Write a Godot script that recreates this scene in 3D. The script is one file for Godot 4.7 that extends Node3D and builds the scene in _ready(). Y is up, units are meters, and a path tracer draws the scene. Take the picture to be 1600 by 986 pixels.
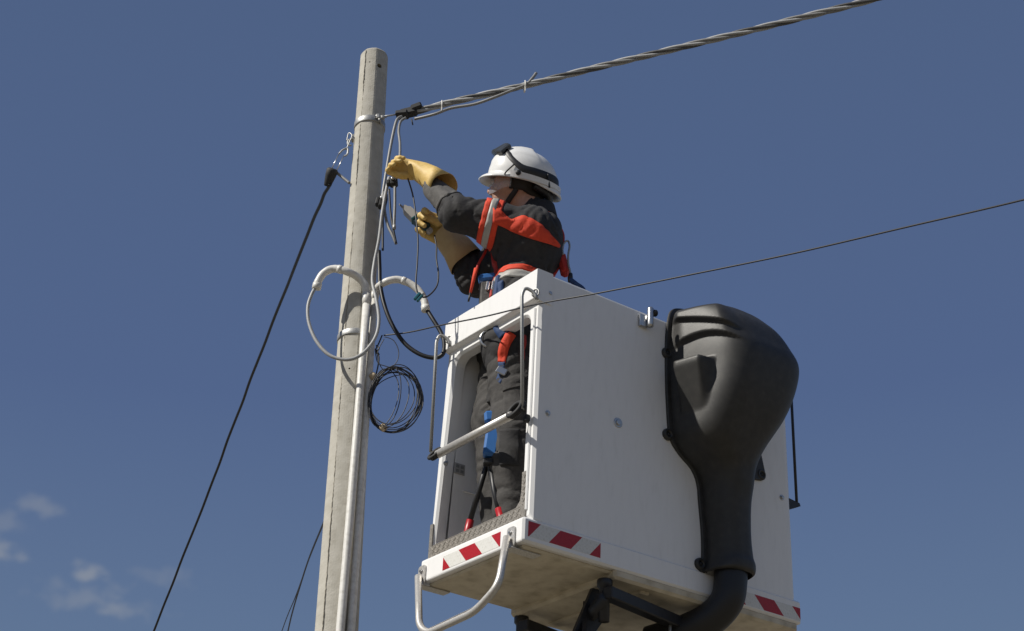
extends Node3D
# A line worker in an aerial basket beside a concrete utility pole. Metres, y up; the camera stands at eye height at the origin.

# ------------------------------------------------------------------ mesh helpers
class MB:
	var st := SurfaceTool.new()
	func _init() -> void:
		st.begin(Mesh.PRIMITIVE_TRIANGLES)
		st.set_smooth_group(0)
	func smooth(on: bool) -> MB:
		st.set_smooth_group(0 if on else -1)
		return self
	func tri(a: Vector3, b: Vector3, c: Vector3) -> void:   # counter-clockwise seen from outside
		st.add_vertex(a)
		st.add_vertex(c)
		st.add_vertex(b)
	func quad(a: Vector3, b: Vector3, c: Vector3, d: Vector3) -> void:
		tri(a, b, c)
		tri(a, c, d)
	# a grid of points, rows x columns; outside on the side from which rows run up and columns right
	func grid(g: Array, close_u := false) -> void:
		for i in g.size() - 1:
			var n: int = g[i].size()
			for j in (n if close_u else n - 1):
				var k := (j + 1) % n
				quad(g[i][j], g[i][k], g[i + 1][k], g[i + 1][j])
	func fan(c: Vector3, ring: Array, flip := false) -> void:
		for j in ring.size():
			var k := (j + 1) % ring.size()
			if flip:
				tri(c, ring[k], ring[j])
			else:
				tri(c, ring[j], ring[k])
	func tube(pts: Array, r: Variant, sides := 10, closed := false) -> MB:
		var n := pts.size()
		var nrm := Vector3.UP
		var rings := []
		for i in n:
			var t: Vector3
			if closed:
				t = (pts[(i + 1) % n] - pts[(i + n - 1) % n]).normalized()
			else:
				t = (pts[mini(i + 1, n - 1)] - pts[maxi(i - 1, 0)]).normalized()
			if i == 0 and absf(t.dot(nrm)) > 0.9:
				nrm = Vector3.RIGHT
			nrm = (nrm - t * t.dot(nrm)).normalized()
			var bi := t.cross(nrm)
			var rad: float = r[i] if r is Array else r
			var ring := []
			for k in sides:
				var a := TAU * k / sides
				ring.append(pts[i] + (nrm * cos(a) + bi * sin(a)) * rad)
			rings.append(ring)
		if closed:
			rings.append(rings[0])
		grid(rings, true)
		if not closed:
			fan(pts[0], rings[0], true)
			fan(pts[n - 1], rings[n - 1])
		return self
	# profile points (radius, height) turned round the frame's y axis
	func lathe(prof: Array, xf := Transform3D.IDENTITY, seg := 20) -> MB:
		var rings := []
		for p in prof:
			var ring := []
			for k in seg:
				var a := -TAU * k / seg
				ring.append(xf * Vector3(p.x * cos(a), p.y, p.x * sin(a)))
			rings.append(ring)
		grid(rings, true)
		if prof[0].x > 1e-5:
			fan(xf * Vector3(0, prof[0].y, 0), rings[0], true)
		if prof[-1].x > 1e-5:
			fan(xf * Vector3(0, prof[-1].y, 0), rings[-1])
		return self
	# a box with chamfered edges
	func box(c: Vector3, s: Vector3, bv := 0.004, b := Basis.IDENTITY) -> MB:
		smooth(false)
		var h := s * 0.5
		bv = minf(bv, minf(h.x, minf(h.y, h.z)) * 0.95)
		var v := func(sx: int, sy: int, sz: int, ax: int) -> Vector3:
			var p := Vector3(sx * (h.x - (0.0 if ax == 0 else bv)), sy * (h.y - (0.0 if ax == 1 else bv)), sz * (h.z - (0.0 if ax == 2 else bv)))
			return c + b * p
		var face := func(pts: Array) -> void:
			var nn: Vector3 = (pts[1] - pts[0]).cross(pts[2] - pts[0])
			var mid := Vector3.ZERO
			for q in pts:
				mid += q
			if nn.dot(mid / pts.size() - c) < 0:
				pts.reverse()
			for i in range(1, pts.size() - 1):
				tri(pts[0], pts[i], pts[i + 1])
		for s1 in [-1, 1]:
			face.call([v.call(s1, -1, -1, 0), v.call(s1, 1, -1, 0), v.call(s1, 1, 1, 0), v.call(s1, -1, 1, 0)])
			face.call([v.call(-1, s1, -1, 1), v.call(1, s1, -1, 1), v.call(1, s1, 1, 1), v.call(-1, s1, 1, 1)])
			face.call([v.call(-1, -1, s1, 2), v.call(1, -1, s1, 2), v.call(1, 1, s1, 2), v.call(-1, 1, s1, 2)])
			for s2 in [-1, 1]:
				face.call([v.call(s1, s2, -1, 0), v.call(s1, s2, 1, 0), v.call(s1, s2, 1, 1), v.call(s1, s2, -1, 1)])
				face.call([v.call(s1, -1, s2, 0), v.call(s1, 1, s2, 0), v.call(s1, 1, s2, 2), v.call(s1, -1, s2, 2)])
				face.call([v.call(-1, s1, s2, 1), v.call(1, s1, s2, 1), v.call(1, s1, s2, 2), v.call(-1, s1, s2, 2)])
				for s3 in [-1, 1]:
					face.call([v.call(s1, s2, s3, 0), v.call(s1, s2, s3, 1), v.call(s1, s2, s3, 2)])
		smooth(true)
		return self
	# a closed polygon (Vector2) extruded along the frame's z, from z0 to z1, with a small bevel
	func slab(poly: Array, z0: float, z1: float, xf := Transform3D.IDENTITY, bv := 0.0) -> MB:
		smooth(false)
		var pp := PackedVector2Array(poly)
		if Geometry2D.is_polygon_clockwise(pp):
			pp.reverse()
		var small := pp
		if bv > 0.0:
			var o := Geometry2D.offset_polygon(pp, -bv)
			if o.size() and o[0].size() == pp.size():
				small = PackedVector2Array()
				for p in pp:
					var best: Vector2 = o[0][0]
					for q in o[0]:
						if q.distance_to(p) < best.distance_to(p):
							best = q
					small.append(best)
		var ids := Geometry2D.triangulate_polygon(small)
		for i in range(0, ids.size(), 3):
			var a := small[ids[i]]
			var b := small[ids[i + 1]]
			var c := small[ids[i + 2]]
			if (b - a).cross(c - a) < 0:
				var sw := b
				b = c
				c = sw
			tri(xf * Vector3(a.x, a.y, z1), xf * Vector3(b.x, b.y, z1), xf * Vector3(c.x, c.y, z1))
			tri(xf * Vector3(a.x, a.y, z0), xf * Vector3(c.x, c.y, z0), xf * Vector3(b.x, b.y, z0))
		var zs := [[z0, small], [z0 + bv, pp], [z1 - bv, pp], [z1, small]] if bv > 0.0 else [[z0, pp], [z1, pp]]
		for k in zs.size() - 1:
			for i in pp.size():
				var j := (i + 1) % pp.size()
				var a2: Vector2 = zs[k][1][i]
				var b2: Vector2 = zs[k][1][j]
				var c2: Vector2 = zs[k + 1][1][j]
				var d2: Vector2 = zs[k + 1][1][i]
				quad(xf * Vector3(a2.x, a2.y, zs[k][0]), xf * Vector3(b2.x, b2.y, zs[k][0]), xf * Vector3(c2.x, c2.y, zs[k + 1][0]), xf * Vector3(d2.x, d2.y, zs[k + 1][0]))
		smooth(true)
		return self
	func mesh() -> ArrayMesh:
		st.generate_normals()
		return st.commit()

func spline(p: Array, per := 8, closed := false) -> Array:
	var out := []
	var n := p.size()
	var last := n if closed else n - 1
	for i in last:
		var a: Vector3 = p[(i - 1 + n) % n] if closed else p[maxi(i - 1, 0)]
		var b: Vector3 = p[i]
		var c: Vector3 = p[(i + 1) % n]
		var d: Vector3 = p[(i + 2) % n] if closed else p[mini(i + 2, n - 1)]
		for k in per:
			out.append(b.cubic_interpolate(c, a, d, float(k) / per))
	if not closed:
		out.append(p[-1])
	return out

# a run of straight lengths whose corners are rounded with the given radius
func bent(p: Array, r: float, per := 6) -> Array:
	var out := [p[0]]
	for i in range(1, p.size() - 1):
		var d0: Vector3 = p[i - 1] - p[i]
		var d1: Vector3 = p[i + 1] - p[i]
		var q := minf(r, minf(d0.length(), d1.length()) * 0.49)
		var a: Vector3 = p[i] + d0.normalized() * q
		var b: Vector3 = p[i] + d1.normalized() * q
		for k in per + 1:
			var t := float(k) / per
			out.append(a.lerp(p[i], t).lerp((p[i] as Vector3).lerp(b, t), t))
	out.append(p[-1])
	return out

func frame(at: Vector3, up: Vector3, hint := Vector3.FORWARD) -> Transform3D:   # y axis along up
	var y := up.normalized()
	if absf(y.dot(hint.normalized())) > 0.98:
		hint = Vector3.RIGHT
	var x := y.cross(hint).normalized()
	return Transform3D(Basis(x, y, x.cross(y)), at)

func put(parent: Node, called: String, mesh: Mesh, m: Material, label := "") -> MeshInstance3D:
	var o := MeshInstance3D.new()
	o.name = called
	o.mesh = mesh
	o.material_override = m
	o.cast_shadow = GeometryInstance3D.SHADOW_CASTING_SETTING_ON
	if label:
		o.set_meta("label", label)
	parent.add_child(o, true)
	return o

func thing(called: String, label: String, category: String, at := Vector3.ZERO, group := "") -> Node3D:
	var o := Node3D.new()
	o.name = called
	o.position = at
	o.set_meta("label", label)
	o.set_meta("category", category)
	if group:
		o.set_meta("group", group)
	add_child(o, true)
	return o

func tag(o: Node3D, label: String, category: String, group := "") -> void:
	o.set_meta("label", label)
	o.set_meta("category", category)
	if group:
		o.set_meta("group", group)

# ------------------------------------------------------------------ materials
var M := {}

func lin(r: float, g: float, b: float) -> Color:
	return Color(r, g, b).linear_to_srgb()

func noise(freq: float, seed_: int, octaves := 4, kind := FastNoiseLite.TYPE_SIMPLEX_SMOOTH, ridged := false) -> FastNoiseLite:
	var n := FastNoiseLite.new()
	n.seed = seed_
	n.frequency = freq
	n.noise_type = kind
	n.fractal_type = FastNoiseLite.FRACTAL_RIDGED if ridged else FastNoiseLite.FRACTAL_FBM
	n.fractal_octaves = octaves
	return n

func noise_tex(n: FastNoiseLite, stops: Array, size := 512, normal := 0.0) -> NoiseTexture2D:
	var t := NoiseTexture2D.new()
	t.width = size
	t.height = size
	t.seamless = true
	t.noise = n
	if normal > 0.0:
		t.as_normal_map = true
		t.bump_strength = normal
	else:
		var g := Gradient.new()
		var offs := PackedFloat32Array()
		var cols := PackedColorArray()
		for s in stops:
			offs.append(s[0])
			cols.append(s[1])
		g.offsets = offs
		g.colors = cols
		t.color_ramp = g
	return t

func plain(c: Color, rough: float, metal := 0.0, spec := 0.5) -> StandardMaterial3D:
	var m := StandardMaterial3D.new()
	m.albedo_color = c
	m.roughness = rough
	m.metallic = metal
	m.metallic_specular = spec
	return m

# a mottled surface: noise between the given colours, laid from three sides, so many repeats a metre
func mottled(stops: Array, rough: float, per_metre: float, n: FastNoiseLite, metal := 0.0, bump := 0.0, bump_n: FastNoiseLite = null) -> StandardMaterial3D:
	var m := plain(Color.WHITE, rough, metal)
	m.albedo_texture = noise_tex(n, stops)
	m.uv1_triplanar = true
	m.uv1_scale = Vector3.ONE * per_metre
	if bump > 0.0:
		m.normal_enabled = true
		m.normal_texture = noise_tex(bump_n if bump_n else n, [], 512, bump)
		m.normal_scale = 1.0
	return m

func make_materials() -> void:
	M.concrete = mottled([[0.0, lin(0.33, 0.31, 0.265)], [0.3, lin(0.4, 0.38, 0.33)], [0.55, lin(0.43, 0.41, 0.36)], [0.8, lin(0.47, 0.45, 0.4)], [1.0, lin(0.37, 0.34, 0.28)]], 0.9, 2.2, noise(0.014, 3, 7), 0.0, 0.9, noise(0.07, 8, 5))
	M.stain = mottled([[0.0, lin(0.2, 0.18, 0.14)], [1.0, lin(0.34, 0.31, 0.26)]], 0.95, 3.0, noise(0.03, 13))
	M.white = mottled([[0.0, lin(0.75, 0.745, 0.735)], [0.3, lin(0.79, 0.786, 0.782)], [0.7, lin(0.808, 0.804, 0.8)], [1.0, lin(0.785, 0.778, 0.768)]], 0.33, 1.3, noise(0.02, 21, 6))
	M.white.uv1_scale = Vector3(2.4, 0.55, 2.4)   # rain has drawn the grime down
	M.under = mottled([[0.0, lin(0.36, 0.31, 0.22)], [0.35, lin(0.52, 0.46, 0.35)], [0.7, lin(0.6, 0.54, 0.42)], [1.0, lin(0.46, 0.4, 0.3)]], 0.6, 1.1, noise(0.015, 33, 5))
	M.inner = mottled([[0.0, lin(0.5, 0.47, 0.43)], [0.5, lin(0.62, 0.6, 0.57)], [1.0, lin(0.54, 0.51, 0.47)]], 0.5, 1.7, noise(0.02, 45, 5))
	M.galv = mottled([[0.0, lin(0.24, 0.24, 0.24)], [0.5, lin(0.36, 0.36, 0.35)], [1.0, lin(0.46, 0.46, 0.45)]], 0.5, 9.0, noise(0.03, 5), 0.6)
	M.steel = plain(lin(0.5, 0.5, 0.5), 0.3, 0.9)
	M.alu = mottled([[0.0, lin(0.42, 0.4, 0.37)], [0.5, lin(0.56, 0.54, 0.51)], [1.0, lin(0.66, 0.64, 0.61)]], 0.42, 6.0, noise(0.03, 15), 0.55)
	M.tread = mottled([[0.0, lin(0.2, 0.18, 0.155)], [0.5, lin(0.31, 0.285, 0.25)], [1.0, lin(0.42, 0.39, 0.35)]], 0.45, 6.0, noise(0.03, 16), 0.5)
	M.black = plain(lin(0.012, 0.012, 0.013), 0.5)
	M.rubber = plain(lin(0.018, 0.018, 0.019), 0.7)
	M.cover = mottled([[0.0, lin(0.019, 0.0185, 0.0175)], [0.5, lin(0.026, 0.025, 0.0235)], [0.75, lin(0.033, 0.0315, 0.029)], [1.0, lin(0.046, 0.043, 0.038)]], 0.5, 2.2, noise(0.02, 55, 6), 0.0, 0.8, noise(0.35, 56, 2))
	M.frame = mottled([[0.0, lin(0.01, 0.01, 0.012)], [1.0, lin(0.022, 0.022, 0.025)]], 0.45, 4.0, noise(0.02, 57))
	M.cable_grey = mottled([[0.0, lin(0.16, 0.16, 0.16)], [1.0, lin(0.26, 0.26, 0.255)]], 0.45, 8.0, noise(0.02, 60))
	M.cable_pale = mottled([[0.0, lin(0.27, 0.275, 0.28)], [1.0, lin(0.38, 0.385, 0.39)]], 0.5, 8.0, noise(0.02, 61))
	M.cable_dark = mottled([[0.0, lin(0.05, 0.05, 0.052)], [1.0, lin(0.1, 0.1, 0.1)]], 0.45, 8.0, noise(0.02, 62))
	M.cable_black = plain(lin(0.007, 0.0075, 0.01), 0.5)
	M.wire = plain(lin(0.022, 0.022, 0.026), 0.5)
	M.pvc = mottled([[0.0, lin(0.5, 0.48, 0.44)], [0.5, lin(0.68, 0.665, 0.63)], [1.0, lin(0.74, 0.73, 0.7)]], 0.4, 3.0, noise(0.02, 70))
	M.red = mottled([[0.0, lin(0.32, 0.008, 0.014)], [1.0, lin(0.42, 0.012, 0.02)]], 0.35, 5.0, noise(0.03, 71))
	M.tape = mottled([[0.0, lin(0.55, 0.54, 0.5)], [0.4, lin(0.66, 0.655, 0.62)], [1.0, lin(0.7, 0.695, 0.67)]], 0.35, 5.0, noise(0.03, 72))
	var cloth_bump := noise(0.03, 81, 3)
	M.cloth = mottled([[0.0, lin(0.014, 0.0135, 0.0145)], [0.5, lin(0.022, 0.021, 0.022)], [1.0, lin(0.033, 0.031, 0.031)]], 0.85, 4.0, noise(0.02, 80, 5), 0.0, 2.0, cloth_bump)
	M.trouser = mottled([[0.0, lin(0.03, 0.028, 0.027)], [0.5, lin(0.045, 0.042, 0.04)], [1.0, lin(0.065, 0.06, 0.057)]], 0.85, 4.0, noise(0.02, 79, 5), 0.0, 2.0, cloth_bump)
	M.cloth_pale = mottled([[0.0, lin(0.06, 0.057, 0.055)], [1.0, lin(0.11, 0.105, 0.1)]], 0.85, 4.0, noise(0.02, 82, 5), 0.0, 2.5, cloth_bump)
	M.orange = mottled([[0.0, lin(0.56, 0.042, 0.014)], [1.0, lin(0.68, 0.06, 0.02)]], 0.8, 6.0, noise(0.02, 83), 0.0, 1.5, cloth_bump)
	M.reflect = mottled([[0.0, lin(0.3, 0.29, 0.27)], [1.0, lin(0.4, 0.39, 0.36)]], 0.5, 6.0, noise(0.02, 84))
	M.strap_red = mottled([[0.0, lin(0.34, 0.02, 0.015)], [1.0, lin(0.46, 0.03, 0.02)]], 0.75, 8.0, noise(0.05, 85))
	M.strap_blue = mottled([[0.0, lin(0.01, 0.035, 0.11)], [1.0, lin(0.016, 0.05, 0.15)]], 0.75, 8.0, noise(0.05, 86))
	M.blue = plain(lin(0.02, 0.12, 0.36), 0.5)
	M.glove = mottled([[0.0, lin(0.5, 0.33, 0.09)], [0.5, lin(0.64, 0.44, 0.14)], [1.0, lin(0.7, 0.51, 0.2)]], 0.6, 5.0, noise(0.015, 87, 5), 0.0, 1.8, noise(0.03, 88))
	M.glove_cuff = mottled([[0.0, lin(0.42, 0.3, 0.15)], [1.0, lin(0.5, 0.38, 0.21)]], 0.55, 5.0, noise(0.015, 89, 5), 0.0, 1.2, noise(0.05, 88))
	M.skin = mottled([[0.0, lin(0.44, 0.24, 0.165)], [1.0, lin(0.56, 0.33, 0.24)]], 0.5, 6.0, noise(0.02, 90))
	M.skin.subsurf_scatter_enabled = true
	M.skin.subsurf_scatter_strength = 0.1
	M.hair = plain(lin(0.02, 0.015, 0.011), 0.7)
	M.helmet = mottled([[0.0, lin(0.7, 0.7, 0.69)], [1.0, lin(0.78, 0.78, 0.77)]], 0.28, 4.0, noise(0.02, 91))
	M.helmet_grey = plain(lin(0.2, 0.2, 0.21), 0.5)
	M.lens = plain(lin(0.05, 0.055, 0.06), 0.12)
	M.visor = plain(Color(0.93, 0.93, 0.96, 0.2), 0.04)
	M.visor.transparency = BaseMaterial3D.TRANSPARENCY_ALPHA
	M.teal = plain(lin(0.006, 0.1, 0.13), 0.4)
	M.teal_dark = plain(lin(0.01, 0.045, 0.06), 0.45)
	M.tool_grey = plain(lin(0.36, 0.35, 0.34), 0.45)
	M.screen = plain(lin(0.05, 0.05, 0.055), 0.2)
	M.tan = plain(lin(0.5, 0.4, 0.27), 0.7)
	M.ground = mottled([[0.0, lin(0.1, 0.085, 0.06)], [0.5, lin(0.17, 0.147, 0.108)], [1.0, lin(0.23, 0.205, 0.155)]], 0.95, 0.25, noise(0.03, 95, 5))

# ------------------------------------------------------------------ soft bodies: tapered capsules joined smoothly
var fold := FastNoiseLite.new()
var fold2 := FastNoiseLite.new()

func bone(a: Vector3, ra: float, b: Vector3, rb: float) -> Array:
	var d := b - a
	return [a, d, ra, rb - ra, 1.0 / maxf(d.length_squared(), 1e-9), (a + b) * 0.5, d.length() * 0.5 + maxf(ra, rb)]

func field(p: Vector3, bones: Array, k: float) -> float:
	var d := 1e3
	for B in bones:
		var pa: Vector3 = p - B[0]
		var h: float = clampf(pa.dot(B[1]) * B[4], 0.0, 1.0)
		var e: float = (pa - B[1] * h).length() - (B[2] + B[3] * h)
		var m := maxf(k - absf(d - e), 0.0) / k
		d = minf(d, e) - m * m * k * 0.25
	return d

func folded(p: Vector3, bones: Array, k: float, amp: float) -> float:
	var d := field(p, bones, k)
	if amp > 0.0 and absf(d) < 0.06:
		# long creases that wander and fade
		var n := fold.get_noise_3dv(p)
		var m := fold2.get_noise_3dv(p)
		var w := sqrt(absf(sin(p.y * 36.0 + p.x * 26.0 - p.z * 9.0 + 6.0 * m)))
		var w2 := sqrt(absf(sin(p.y * 30.0 - p.x * 34.0 + p.z * 14.0 - 5.0 * m)))
		d += amp * (0.5 * n - (w - 0.75) * clampf(0.5 + 2.2 * n, 0.0, 1.0) - 0.8 * (w2 - 0.75) * clampf(0.4 - 2.2 * n, 0.0, 1.0))
	return d

# surface nets over the blocks that the surface crosses
func soft_mesh(mb: MB, bones: Array, cell: float, k := 0.03, amp := 0.0) -> void:
	var lo := Vector3.ONE * 1e6
	var hi := -lo
	for B in bones:
		var r: float = maxf(B[2], B[2] + B[3]) + 3.0 * cell + amp
		for q in [B[0], B[0] + B[1]]:
			lo = lo.min(q - Vector3.ONE * r)
			hi = hi.max(q + Vector3.ONE * r)
	var S := 6
	var nb := Vector3i(((hi - lo) / (cell * S)).ceil())
	var nx := nb.x * S + 1
	var ny := nb.y * S + 1
	var nz := nb.z * S + 1
	var val := PackedFloat32Array()
	val.resize(nx * ny * nz)
	val.fill(1e3)
	var active := []
	var reach := cell * S * 0.87 + amp + k * 0.3 + cell
	for bx in nb.x:
		for by in nb.y:
			for bz in nb.z:
				var c := lo + Vector3(bx + 0.5, by + 0.5, bz + 0.5) * (cell * S)
				var near := []
				for B in bones:
					if c.distance_to(B[5]) < B[6] + reach + 0.08:
						near.append(B)
				if near.is_empty() or absf(field(c, near, k)) > reach:
					continue
				active.append([bx * S, by * S, bz * S])
				for i in S + 1:
					for j in S + 1:
						for l in S + 1:
							var at := ((bx * S + i) * ny + by * S + j) * nz + bz * S + l
							if val[at] > 900.0:
								val[at] = folded(lo + Vector3(bx * S + i, by * S + j, bz * S + l) * cell, near, k, amp)
	var idx := {}
	var vert := PackedVector3Array()
	var off := [0, nz, ny * nz]
	for A in active:
		for i in S:
			for j in S:
				for l in S:
					var at: int = ((A[0] + i) * ny + A[1] + j) * nz + A[2] + l
					var sum := Vector3.ZERO
					var cnt := 0
					var v := []
					for c in 8:
						v.append(val[at + (c & 1) * ny * nz + ((c >> 1) & 1) * nz + (c >> 2)])
					var inside := 0
					for c in 8:
						if v[c] < 0.0:
							inside += 1
					if inside == 0 or inside == 8:
						continue
					for c in 8:
						for ax in [1, 2, 4]:
							if c & ax == 0 and (v[c] < 0.0) != (v[c | ax] < 0.0):
								var t: float = v[c] / (v[c] - v[c | ax])
								sum += Vector3(c & 1, (c >> 1) & 1, c >> 2).lerp(Vector3((c | ax) & 1, ((c | ax) >> 1) & 1, (c | ax) >> 2), t)
								cnt += 1
					idx[at] = vert.size()
					vert.append(lo + (Vector3(A[0] + i, A[1] + j, A[2] + l) + sum / cnt) * cell)
	var sx := ny * nz
	var sy := nz
	for at in idx:
		var here: float = val[at]
		# the edges that start at this cell's first corner
		for ax in 3:
			var step: int = [sx, sy, 1][ax]
			var u: int = [sy, 1, sx][ax]
			var w: int = [1, sx, sy][ax]
			var there: float = val[at + step]
			if (here < 0.0) == (there < 0.0) or not (idx.has(at - u) and idx.has(at - w) and idx.has(at - u - w)):
				continue
			var a := vert[idx[at - u - w]]
			var b := vert[idx[at - w]]
			var c2 := vert[idx[at]]
			var d := vert[idx[at - u]]
			if here < 0.0:
				mb.quad(a, b, c2, d)
			else:
				mb.quad(a, d, c2, b)

func outside(p: Vector3, bones: Array, k: float, amp: float, off: float) -> Vector3:
	for i in 7:
		var d := folded(p, bones, k, amp) - off
		var e := 0.004
		var g := Vector3(field(p + Vector3(e, 0, 0), bones, k) - field(p - Vector3(e, 0, 0), bones, k), field(p + Vector3(0, e, 0), bones, k) - field(p - Vector3(0, e, 0), bones, k), field(p + Vector3(0, 0, e), bones, k) - field(p - Vector3(0, 0, e), bones, k))
		if g.length_squared() < 1e-12:
			break
		p -= g.normalized() * d
	return p

# a cloth piece laid over a soft body: rows of points drawn on to its surface, with a hem thickness
func laid(rows: Array, bones: Array, k: float, amp: float, thick := 0.003, closed := false) -> ArrayMesh:
	var mb := MB.new()
	var top := []
	var low := []
	for r in rows:
		var a := []
		var b := []
		for p in r:
			a.append(outside(p, bones, k, amp, thick))
			b.append(outside(p, bones, k, amp, -0.004))
		top.append(a)
		low.append(b)
	mb.grid(top, closed)
	var n := top.size() - 1
	mb.grid([low[0], top[0]], closed)
	mb.grid([top[n], low[n]], closed)
	if not closed:
		for i in n:
			mb.quad(low[i][0], top[i][0], top[i + 1][0], low[i + 1][0])
			mb.quad(top[i][-1], low[i][-1], low[i + 1][-1], top[i + 1][-1])
	return mb.mesh()

# a strap along a line of points, as wide as given, lying on the body
func strap_rows(pts: Array, width: float, side: Vector3, per := 6) -> Array:
	var c := spline(pts, per)
	var rows := [[], [], [], []]
	for i in c.size():
		var t: Vector3 = (c[mini(i + 1, c.size() - 1)] - c[maxi(i - 1, 0)]).normalized()
		var s := t.cross(side).normalized()
		for r in 4:
			rows[r].append(c[i] + s * width * (float(r) / 3.0 - 0.5))
	return rows

# rings round a limb
func ring_rows(a: Vector3, b: Vector3, t0: float, t1: float, r: float, nr := 4, seg := 40) -> Array:
	var xf := frame(a, b - a)
	var len := (b - a).length()
	var rows := []
	for i in nr:
		var y := lerpf(t0, t1, float(i) / (nr - 1)) * len
		var ring := []
		for j in seg:
			var an := -TAU * j / seg
			ring.append(xf * Vector3(cos(an) * r, y, sin(an) * r))
		rows.append(ring)
	return rows

# ------------------------------------------------------------------ the scene
func _ready() -> void:
	# camera, sky, sun, exposure
	var cam := Camera3D.new()
	cam.name = "camera"
	cam.position = Vector3(0, 1.6, 0)
	cam.rotation = Vector3(0.5751, 0, 0)
	cam.fov = 20.696
	cam.near = 0.1
	cam.far = 3000.0
	add_child(cam)
	var env := Environment.new()
	env.background_mode = Environment.BG_SKY
	env.tonemap_mode = Environment.TONE_MAPPER_LINEAR
	env.tonemap_exposure = 1.0
	env.sdfgi_enabled = true
	env.ssao_enabled = true
	env.ssil_enabled = true
	var sky := Sky.new()
	sky.sky_material = make_sky()
	env.sky = sky
	var we := WorldEnvironment.new()
	we.name = "environment"
	we.environment = env
	add_child(we)
	var sun := DirectionalLight3D.new()
	sun.name = "sun"
	sun.light_energy = 1.6
	sun.light_color = Color(1.0, 0.98, 0.94)
	sun.light_angular_distance = 0.53
	sun.shadow_enabled = true
	var az := deg_to_rad(63.0)
	var el := deg_to_rad(43.0)
	var to_sun := Vector3(-sin(az) * cos(el), sin(el), cos(az) * cos(el))
	add_child(sun)
	sun.look_at_from_position(to_sun * 20.0, Vector3.ZERO)
	fold.seed = 4
	fold.frequency = 5.0
	fold.fractal_octaves = 2
	fold2.seed = 9
	fold2.frequency = 4.0
	fold2.fractal_octaves = 1
	make_materials()

	# the setting
	var gm := PlaneMesh.new()
	gm.size = Vector2(1600, 1600)
	var ground := put(self, "ground", gm, M.ground)
	ground.set_meta("kind", "structure")

	make_pole()
	make_basket()
	make_lines()
	make_person()
	make_hand_tools()

func make_sky() -> PanoramaSkyMaterial:
	# air: paler towards the horizon
	var stops := [[-90.0, Vector3(0.16, 0.15, 0.13)], [-4.0, Vector3(0.2, 0.21, 0.22)], [0.0, Vector3(0.26, 0.31, 0.37)], [12.0, Vector3(0.175, 0.237, 0.335)], [22.0, Vector3(0.114, 0.175, 0.297)], [30.0, Vector3(0.083, 0.13, 0.26)], [42.0, Vector3(0.076, 0.12, 0.234)], [60.0, Vector3(0.064, 0.103, 0.21)], [90.0, Vector3(0.056, 0.092, 0.19)]]
	var h := 2048
	var col := Image.create(4, h / 2, false, Image.FORMAT_RGBF)
	for y in h / 2:
		var e := 90.0 - (y + 0.5) * 360.0 / h
		var c: Vector3 = stops[0][1]
		for i in stops.size() - 1:
			if e >= stops[i][0]:
				c = stops[i][1].lerp(stops[i + 1][1], clampf((e - stops[i][0]) / (stops[i + 1][0] - stops[i][0]), 0.0, 1.0))
		for x in 4:
			col.set_pixel(x, y, Color(c.x, c.y, c.z))
	col.resize(h * 2, h, Image.INTERPOLATE_BILINEAR)
	# fair-weather wisps: [azimuth from straight ahead, elevation, half width, half height, thickness], degrees
	var wisps := [[-16.9, 25.6, 1.3, 0.42, 0.4], [-18.0, 25.0, 0.9, 0.5, 0.3], [-18.2, 24.05, 1.3, 0.42, 0.62], [-14.95, 23.7, 0.8, 0.42, 0.7], [-15.0, 22.95, 2.0, 0.6, 0.36], [-13.4, 22.7, 1.5, 0.4, 0.32], [-12.3, 23.8, 1.5, 0.42, 0.24], [-21.5, 24.2, 2.4, 0.9, 0.6]]
	var rng := RandomNumberGenerator.new()
	rng.seed = 12
	for i in 46:
		var a := rng.randf_range(20.0, 340.0)
		wisps.append([a if a < 180.0 else a - 360.0, rng.randf_range(12.0, 30.0), rng.randf_range(1.5, 4.0), rng.randf_range(0.5, 1.1), rng.randf_range(0.4, 0.9)])
	for i in 24:
		wisps.append([rng.randf_range(-180.0, 180.0), rng.randf_range(6.0, 17.0), rng.randf_range(2.0, 5.0), rng.randf_range(0.5, 1.0), rng.randf_range(0.4, 0.9)])
	var n := noise(0.9, 6, 5)
	var d := 360.0 / (h * 2)
	for w in wisps:
		var x0 := int(floorf((w[0] - w[2] * 1.6) / d))
		var x1 := int(floorf((w[0] + w[2] * 1.6) / d))
		var y0 := int((90.0 - w[1] - w[3] * 1.8) / d)
		var y1 := int((90.0 - w[1] + w[3] * 1.8) / d)
		for y in range(maxi(y0, 0), mini(y1, h)):
			for x in range(x0, x1):
				var xx := posmod(x, h * 2)
				var u: float = ((x + 0.5) * d - w[0]) / w[2]
				var v: float = (90.0 - (y + 0.5) * d - w[1]) / w[3]
				var q := Vector2((x + 0.5) * d, (y + 0.5) * d * 1.7)
				var t := 1.0 - sqrt(u * u + v * v * (0.8 if v > 0 else 1.3)) + 0.75 * n.get_noise_2dv(q)
				if t <= 0.0:
					continue
				t = clampf(t, 0.0, 1.0)
				t = t * t * (3.0 - 2.0 * t) * float(w[4]) * 0.62
				var c := col.get_pixel(xx, y)
				col.set_pixel(xx, y, c.lerp(Color(0.36, 0.37, 0.38), t))
	var m := PanoramaSkyMaterial.new()
	m.panorama = ImageTexture.create_from_image(col)
	return m

# ------------------------------------------------------------------ the concrete pole and what is strapped to it
const POLE := Vector3(-0.652, 0, -6.05)
const POLE_TOP := 6.955

func pole_radius(y: float) -> float:
	return 0.0635 + (POLE_TOP - y) * 0.0063

func pole_axis(y: float) -> Vector3:   # it leans a little
	return POLE + Vector3(0.0065 * (y - 4.5), y, 0)

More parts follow.
